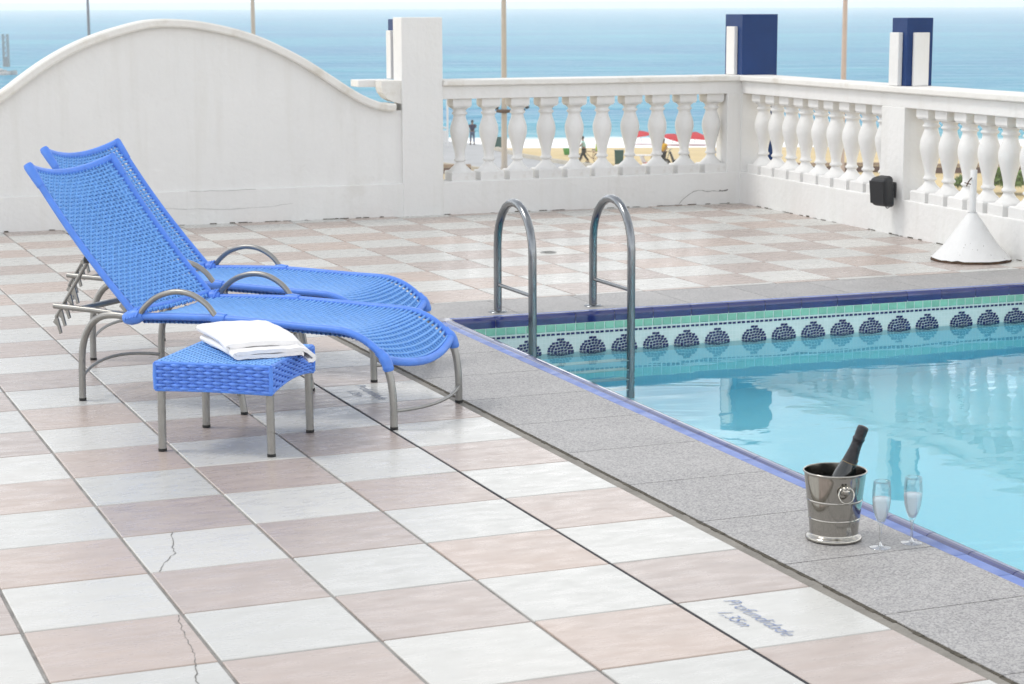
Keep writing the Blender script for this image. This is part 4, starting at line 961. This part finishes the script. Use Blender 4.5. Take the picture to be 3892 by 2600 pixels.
for sx in (-.36, .36):
    for sy in (-.36, .36): b = MB(); b.tube([(sx, sy, 0), (sx, sy, H)], .075, 6); b.build('leg', M['beacon'], e)
for k in range(6):
    z0, z1 = k*H/6, (k+1)*H/6; b = MB()
    for s in (-1, 1):
        b.tube([(-.36*s, -.36, z0), (.36*s, -.36, z1)], .035, 5); b.tube([(-.36, .36*s, z0), (.36, .36*s, z1 if s > 0 else z1)], .03, 5)
    b.tube([(-.36, -.36, z1), (.36, -.36, z1), (.36, .36, z1), (-.36, .36, z1)], .03, 5, closed=True); b.build('bracing', M['beacon'], e)
b = MB(); b.cbox(-.42, .42, -.42, .42, -.2, 1.3, .05); b.build('base', M['beacon'], e)
# people
def skin_mesh(name, verts, edges, m, parent, sub=1):
    me = bpy.data.meshes.new(name); me.from_pydata([v[:3] for v in verts], edges, []); o = link(name, me, m, parent)
    md = o.modifiers.new('skin', 'SKIN'); md.use_smooth_shade = True
    for i, v in enumerate(verts):
        r = v[3] if isinstance(v[3], tuple) else (v[3], v[3]); me.skin_vertices[0].data[i].radius = r
    me.skin_vertices[0].data[0].use_root = True
    sb = o.modifiers.new('sub', 'SUBSURF'); sb.levels = sub; sb.render_levels = sub
    return o
M['skin'] = mat('brown_skin', (0.224, 0.128, 0.08), .6); M['hair'] = mat('black_hair', (0.012, 0.0096, 0.0096), .7)
def cloth(name, c): return mat(name, c, .85, var=.1, vscale=8)
def person(d, x, rz, shirt, trouser, label, legs, arms, z=GZ, lean=0.0, shoes=M['black']):
    """legs: two (knee, foot) pairs, arms: two (elbow, hand) pairs, metres in the person's own frame (facing +x)"""
    e = shore('person', d, x, z, rz); tag(e, label, 'person', 'people on the beach')
    ch = Vector((lean, 0, 1.38)); hp = Vector((0, 0, .95)); hd_ = Vector((lean*1.2+.02, 0, 1.62))
    body = [(*hp, (.13, .16)), (*(hp.lerp(ch, .5)), (.12, .15)), (*ch, (.12, .17)), (lean*1.1, 0, 1.47, .06), (*hd_, (.09, .08)), (hd_.x+.005, 0, 1.72, (.075, .07))]; ed = [(0, 1), (1, 2), (2, 3), (3, 4), (4, 5)]
    for s, (el, ha) in zip((1, -1), arms):
        k = len(body); body += [(ch.x, .19*s, 1.40, .055), (*el, .045), (*ha, .035), (ha[0]+.07, ha[1], ha[2]-.03, .03)]; ed += [(2, k), (k, k+1), (k+1, k+2), (k+2, k+3)]
    for s, (kn, ft) in zip((1, -1), legs):
        k = len(body); body += [(0, .09*s, .90, .085), (*kn, .06), (*ft, .045), (ft[0]+.15, ft[1], ft[2]-.05, .035)]; ed += [(0, k), (k, k+1), (k+1, k+2), (k+2, k+3)]
    bd = skin_mesh('body', body, ed, M['skin'], e)
    sv = [(hp.x, 0, .93, (.15, .18)), (*(hp.lerp(ch, .5)), (.14, .17)), (*ch, (.14, .19)), (lean*1.05, 0, 1.45, .09)]; se = [(0, 1), (1, 2), (2, 3)]
    for s, (el, ha) in zip((1, -1), arms): k = len(sv); sv += [(ch.x, .20*s, 1.40, .075), ((ch.x+el[0])/2, (.2*s+el[1])/2, (1.4+el[2])/2, .068)]; se += [(2, k), (k, k+1)]
    skin_mesh('shirt', sv, se, shirt, e)
    tv = [(0, 0, .96, (.14, .17))]; te = []
    for s, (kn, ft) in zip((1, -1), legs): k = len(tv); tv += [(0, .09*s, .88, .10), (*kn, .078), (ft[0], ft[1], ft[2]+.08, .06)]; te += [(0, k), (k, k+1), (k+1, k+2)]
    skin_mesh('trousers', tv, te, trouser, e)
    b = MB(); b.lathe([(.0001, .125), (.06, .115), (.095, .06), (.10, 0), (.09, -.05)], 12, (hd_.x-.012, 0, hd_.z+.03)); b.build('hair', M['hair'], bd)
    for (kn, ft) in legs: b = MB(); b.cbox(ft[0]-.06, ft[0]+.20, ft[1]-.05, ft[1]+.05, ft[2]-.085, ft[2]+.01, .02); b.build('shoe', shoes, e)
    return e
stand = [((.04, .10, .50), (.0, .11, .085)), ((-.02, -.10, .50), (-.06, -.11, .085))]
walk = [((.18, .10, .52), (.30, .11, .085)), ((-.05, -.10, .50), (-.32, -.11, .13))]
person(141.0, -2.75, R_(95), cloth('navy_cotton', (0.016, 0.0176, 0.056)), cloth('denim', (0.056, 0.088, 0.16)), 'person in navy top and jeans walking on the quay by the bin', walk, [((.05, .30, 1.15), (.15, .26, .95)), ((.12, -.28, 1.20), (.18, -.16, 1.45))], GZ+.12)
person(125.2, 4.55, R_(182), cloth('pale_teal_cotton', (0.336, 0.528, 0.496)), cloth('dark_trousers', (0.024, 0.032, 0.032)), 'person in pale teal shirt walking a bicycle across the sand', walk, [((.22, .26, 1.18), (.45, .20, 1.02)), ((.15, -.28, 1.15), (.38, -.22, 1.02))], GZ, .06)
person(122.6, 9.35, R_(235), cloth('yellow_cotton', (0.576, 0.336, 0.024)), cloth('black_trousers', (0.012, 0.012, 0.0144)), 'person in yellow shirt standing beside the motor scooter', stand, [((.08, .30, 1.15), (.30, .25, 1.05)), ((.10, -.30, 1.18), (.32, -.15, 1.25))], GZ)
# bicycle with lime box
M['lime'] = mat('lime_plastic', (0.36, 0.496, 0.032), .5); M['redframe'] = mat('dark_red_paint', (0.144, 0.032, 0.032), .4)
e = shore('bicycle', 125.0, 4.95, GZ, R_(180)); tag(e, 'bicycle with a lime green box, wheeled by the person in teal', 'bicycle')
for wx in (-.53, .53):
    b = MB(); b.tube([(wx+.33*math.cos(2*math.pi*k/24), -.28, .34+.33*math.sin(2*math.pi*k/24)) for k in range(24)], .022, 6, closed=True); wh = b.build('wheel', M['rubber'], e)
    b = MB(); [b.tube([(wx, -.28, .34), (wx+.31*math.cos(2*math.pi*k/10), -.28, .34+.31*math.sin(2*math.pi*k/10))], .006, 4) for k in range(10)]; b.build('spokes', M['alu'], wh)
b = MB()
for p, q in (((-.53, .34), (-.12, .34)), ((-.12, .34), (-.22, .82)), ((-.53, .34), (-.22, .80)), ((-.12, .34), (.36, .80)), ((-.22, .76), (.34, .82)), ((.53, .34), (.34, .98))): b.tube([(p[0], -.28, p[1]), (q[0], -.28, q[1])], .02, 6)
b.build('frame', M['redframe'], e)
b = MB(); b.tube(cat([(.38, -.02, 1.02), (.33, -.15, 1.04), (.33, -.28, 1.0), (.33, -.41, 1.04), (.38, -.54, 1.02)], 4), .016, 6); b.build('handlebar', M['alu'], e)
b = MB(); b.cbox(-.36, -.10, -.35, -.21, .86, .92, .02); b.build('saddle', M['black'], e)
b = MB(); b.cbox(-.80, -.34, -.50, -.06, .84, 1.28, .03); b.build('box', M['lime'], e)
b = MB(); b.box(-.80, -.3, -.34, -.22, .78, .83); b.build('rear_rack', M['black'], e)
# motor scooter
e = shore('motor_scooter', 122.2, 10.1, GZ, R_(170)); tag(e, 'dark motor scooter parked beside the person in yellow', 'motor scooter')
for wx in (-.6, .62):
    b = MB(); b.tube([(wx+.22*math.cos(2*math.pi*k/20), 0, .28+.22*math.sin(2*math.pi*k/20)) for k in range(20)], .06, 8, closed=True); wh = b.build('wheel', M['rubber'], e); b = MB(); b.lathe([(.001, .05), (.16, .03), (.17, -.03), (.001, -.05)], 14, T=lambda x, y, z: (wx+x, z, .28+y)); b.build('rim', M['alu'], wh)
b = MB(); b.prism([(-.85, .62), (-.75, .42), (-.25, .32), (.22, .32), (.42, .95), (.34, 1.0), (.12, .48), (-.15, .50), (-.2, .72), (-.8, .76)], -.14, .14, lambda x, z, y: (x, y, z)); b.build('body', M['black'], e)
b = MB(); b.cbox(-.78, -.18, -.14, .14, .765, .86, .03); b.build('seat', M['rubber'], e)
b = MB(); b.tube(cat([(.30, .36, 1.12), (.38, .18, 1.10), (.40, 0, 1.04), (.38, -.18, 1.10), (.30, -.36, 1.12)], 4), .02, 6); b.tube([(.40, 0, 1.04), (.62, 0, .28)], .035, 6); b.build('fork', M['alu'], e)
b = MB(); b.lathe([(.001, .05), (.07, .03), (.08, 0)], 10, T=lambda x, y, z: (.44+z, x, .96+y)); b.build('headlight', M['silver'], e)
# bins
M['bin'] = mat('dark_green_plastic', (0.0096, 0.068, 0.06), .5)
def bin_(d, x, label, z, w0, w1, h):
    e = shore('litter_bin', d, x, z); tag(e, label, 'bin', 'dark green bins')
    b = MB(); vs = [(sx*w_, sy*w_*.8, zz) for w_, zz in ((w0, .06), (w1, h)) for sx, sy in ((-1, -1), (1, -1), (1, 1), (-1, 1))]; b.add(vs, [(3, 2, 1, 0), (4, 5, 6, 7)]+[(i, (i+1) % 4, 4+(i+1) % 4, 4+i) for i in range(4)]); b.build('container', M['bin'], e)
    b = MB(); b.cbox(-w1*1.06, w1*1.06, -w1*.88, w1*.88, h, h+.07, .02); b.build('lid', M['bin'], e)
    for s in (-1, 1): b = MB(); b.tube([(s*w0*.8, -.02, .06), (s*w0*.8, .02, .06)], .06, 8); b.build('wheel', M['rubber'], e)
bin_(137.6, -.92, 'dark green bin on the quay left of the lamp post', GZ+.12, .38, .22, .72)
bin_(124.6, 6.72, 'dark green bin on the sand right of the bicycle', GZ, .24, .28, .85)
# beach parasols
M['red'] = mat('red_canvas', (0.496, 0.028, 0.04), .8, var=.1, vscale=3); M['orange'] = mat('orange_canvas', (0.44, 0.112, 0.04), .8, var=.1, vscale=3)
def parasol(d, x, label, r=1.25, h=1.15, tilt=0.0, m=None):
    e = shore('beach_parasol', d, x, GZ-.1); tag(e, label, 'parasol', 'red parasols at the waterline'); n = 8
    b = MB(); b.tube([(0, 0, 0), (math.sin(tilt)*h*1.3, 0, h*1.3)], .025, 6); b.build('pole', M['alu'], e)
    rings = []; vs = []
    for rr, zz in ((.02, .62), (.5, .42), (.85, .20), (1.0, 0.0)):
        for k in range(n*2): a = math.pi*k/n; q = rr*(1 if k % 2 == 0 else .955); vs.append((q*r*math.cos(a), q*r*math.sin(a), zz*r*.75-(.0 if k % 2 == 0 else .02)))
    m2 = n*2; b = MB(); b.add(vs, [(i*m2+k, i*m2+(k+1) % m2, (i+1)*m2+(k+1) % m2, (i+1)*m2+k) for i in range(3) for k in range(m2)]); q = b.build('canopy', m or M['red'], e); q.location = (math.sin(tilt)*h*.75, 0, h*.62); q.rotation_euler = (0, tilt, 0)
parasol(146.5, 9.55, 'red beach parasol at the waterline, leftmost of three', .85, .75, -.15)
parasol(145.5, 11.7, 'red beach parasol at the waterline, tilted middle one of three', 1.0, .38, .30)
parasol(145.5, 13.35, 'red beach parasol at the waterline, rightmost of three', 1.05, .55, .1)
e = shore('closed_parasol', 136, 17.95, GZ); tag(e, 'closed red parasol seen between the first right balusters', 'parasol')
b = MB(); b.tube([(0, 0, 0), (0, 0, 1.9)], .025, 6); b.build('pole', M['alu'], e); b = MB(); b.lathe([(.05, .5), (.15, .62), (.16, 1.0), (.11, 1.5), (.02, 1.85)], 10); b.build('furled_canopy', M['red'], e)
# folding table with a red crate, green basket, orange chair, white sign
M['white_plastic'] = mat('white_plastic', (0.64, 0.64, 0.64), .5); M['leafgreen'] = mat('green_plastic', (0.08, 0.336, 0.08), .5)
e = shore('folding_table', 122.8, 8.05, GZ); tag(e, 'white folding table on the sand left of the person in yellow', 'table')
b = MB(); b.cbox(-.62, .62, -.35, .35, .70, .75, .01); b.build('table_top', M['white_plastic'], e)
for sx in (-1, 1):
    for sy in (-1, 1): b = MB(); b.tube([(sx*.54, sy*.28, 0), (sx*.58, sy*.30, .70)], .02, 6); b.build('leg', M['alu'], e)
e = shore('beach_chair', 122.2, 8.35, GZ, R_(60)); tag(e, 'small red and white beach chair by the folding table', 'chair')
b = MB(); b.cbox(-.25, .25, -.25, .22, .28, .31, .01); b.build('seat', M['red'], e); b = MB(); b.add([(-.25, .22, .30), (.25, .22, .30), (.25, .42, .75), (-.25, .42, .75), (-.25, .245, .29), (.25, .245, .29), (.25, .445, .74), (-.25, .445, .74)], [(0, 1, 2, 3), (7, 6, 5, 4), (0, 4, 5, 1), (1, 5, 6, 2), (2, 6, 7, 3), (3, 7, 4, 0)]); b.build('backrest', M['white_plastic'], e)
for sx in (-.25, .25):
    b = MB(); b.tube([(sx, -.25, 0), (sx, .25, .42)], .014, 6); b.build('leg', M['alu'], e); b = MB(); b.tube([(sx, .28, 0), (sx, -.25, .32)], .014, 6); b.build('leg', M['alu'], e)
e = shore('beach_chair', 124.5, 13.15, GZ, R_(-30)); tag(e, 'orange beach chair just left of the corner post', 'chair')
b = MB(); b.cbox(-.28, .28, -.28, .24, .30, .33, .01); b.build('seat', M['orange'], e); b = MB(); b.add([(-.28, .24, .32), (.28, .24, .32), (.28, .52, .95), (-.28, .52, .95), (-.28, .27, .31), (.28, .27, .31), (.28, .55, .94), (-.28, .55, .94)], [(0, 1, 2, 3), (7, 6, 5, 4), (0, 4, 5, 1), (1, 5, 6, 2), (2, 6, 7, 3), (3, 7, 4, 0)]); b.build('backrest', M['orange'], e)
for sx in (-.28, .28):
    b = MB(); b.tube([(sx, -.28, 0), (sx, .30, .55)], .016, 6); b.build('leg', M['brown'], e); b = MB(); b.tube([(sx, .32, 0), (sx, -.28, .36)], .016, 6); b.build('leg', M['brown'], e)
e = shore('basket', 133, 3.72, GZ); tag(e, 'green basket on the sand left of the bicycle', 'basket')
b = MB(); b.lathe([(.001, .02), (.20, .02), (.28, .42), (.30, .44), (.27, .43), (.19, .05)], 14); b.build('tub', M['leafgreen'], e); b = MB(); b.tube(cat([(-.27, 0, .43), (-.15, 0, .66), (.15, 0, .66), (.27, 0, .43)], 5), .02, 6); b.build('handle', M['white_plastic'], e)
e = shore('notice_board', 139, -4.75, GZ+.12); tag(e, 'white notice board frame on the quay at the left end of the balustrade', 'sign')
for sx in (-.55, .32): b = MB(); b.tube([(sx, 0, 0), (sx, 0, 3.3)], .07, 8); b.build('post', M['white_plastic'], e)
b = MB(); b.cbox(-.5, .27, -.03, .03, .35, 1.15, .01); b.build('board', M['white_plastic'], e); b = MB(); b.tube([(-.55, 0, 1.35), (.32, 0, 1.35)], .06, 8); b.build('cross_bar', M['white_plastic'], e)
# shrubs below the right balustrade
M['leaf_a'] = mat('shrub_leaf', (.13, .21, .045), .55, var=.35, vscale=3)
def shrub(d, x, h, n, label):
    e = shore('shrub', d, x); tag(e, label, 'shrub', 'green shrubs below the right balustrade')
    b = MB()
    for k in range(6): a = rnd.uniform(0, 6.3); b.tube([(0, 0, 0), (.3*h*math.cos(a)*.5, .3*h*math.sin(a)*.5, h*.5), (.45*h*math.cos(a), .45*h*math.sin(a), h*.85)], [.04, .03, .015], 5)
    b.build('stems', M['brown'], e); b = MB()
    for k in range(n):
        a = rnd.uniform(0, 6.3); el = math.acos(rnd.uniform(-.3, 1)); rr = rnd.uniform(.35, 1)**.6*h*.62; c = Vector((rr*math.sin(el)*math.cos(a), rr*math.sin(el)*math.sin(a), h*.45+rr*math.cos(el)*.8))
        dv = Vector((rnd.gauss(0, 1), rnd.gauss(0, 1), rnd.gauss(.2, .7))).normalized(); sd = dv.cross(Vector((rnd.gauss(0, 1), rnd.gauss(0, 1), 1))).normalized(); ln = rnd.uniform(.12, .26); wd = ln*.28
        b.add([c-dv*ln, c+sd*wd, c+dv*ln, c-sd*wd], [(0, 1, 2, 3)])
    q = b.build('foliage', M['leaf_a'], e); q['kind'] = 'stuff'
shrub(106, 24.1, .9, 500, 'small green shrub seen left of the parasol stand tube')
shrub(104.5, 25.9, 1.5, 1100, 'dense green shrub seen right of the parasol stand tube')
shrub(103.5, 27.3, 1.7, 1100, 'green shrub at the right edge of the picture')

# ------------------------------------------------------------------ sea haze
mb = MB(); mb.box(-9300, 9300, -960, 5700, -10.5, 9.0)
hz = bpy.data.materials.new('sea_haze'); hz.use_nodes = True; t = hz.node_tree; t.nodes.clear(); o_ = t.nodes.new('ShaderNodeOutputMaterial'); pv = t.nodes.new('ShaderNodeVolumePrincipled')
pv.inputs['Color'].default_value = (.97, .985, 1, 1); pv.inputs['Density'].default_value = 5.2e-4; pv.inputs['Anisotropy'].default_value = 0; t.links.new(pv.outputs[0], o_.inputs['Volume'])
o = mb.build('haze', hz); o.location = (CAM.x, CAM.y, 0); o.rotation_euler = (0, 0, -YAW); tag(o, kind='stuff', label='thin pale haze over the sea', cat='haze')
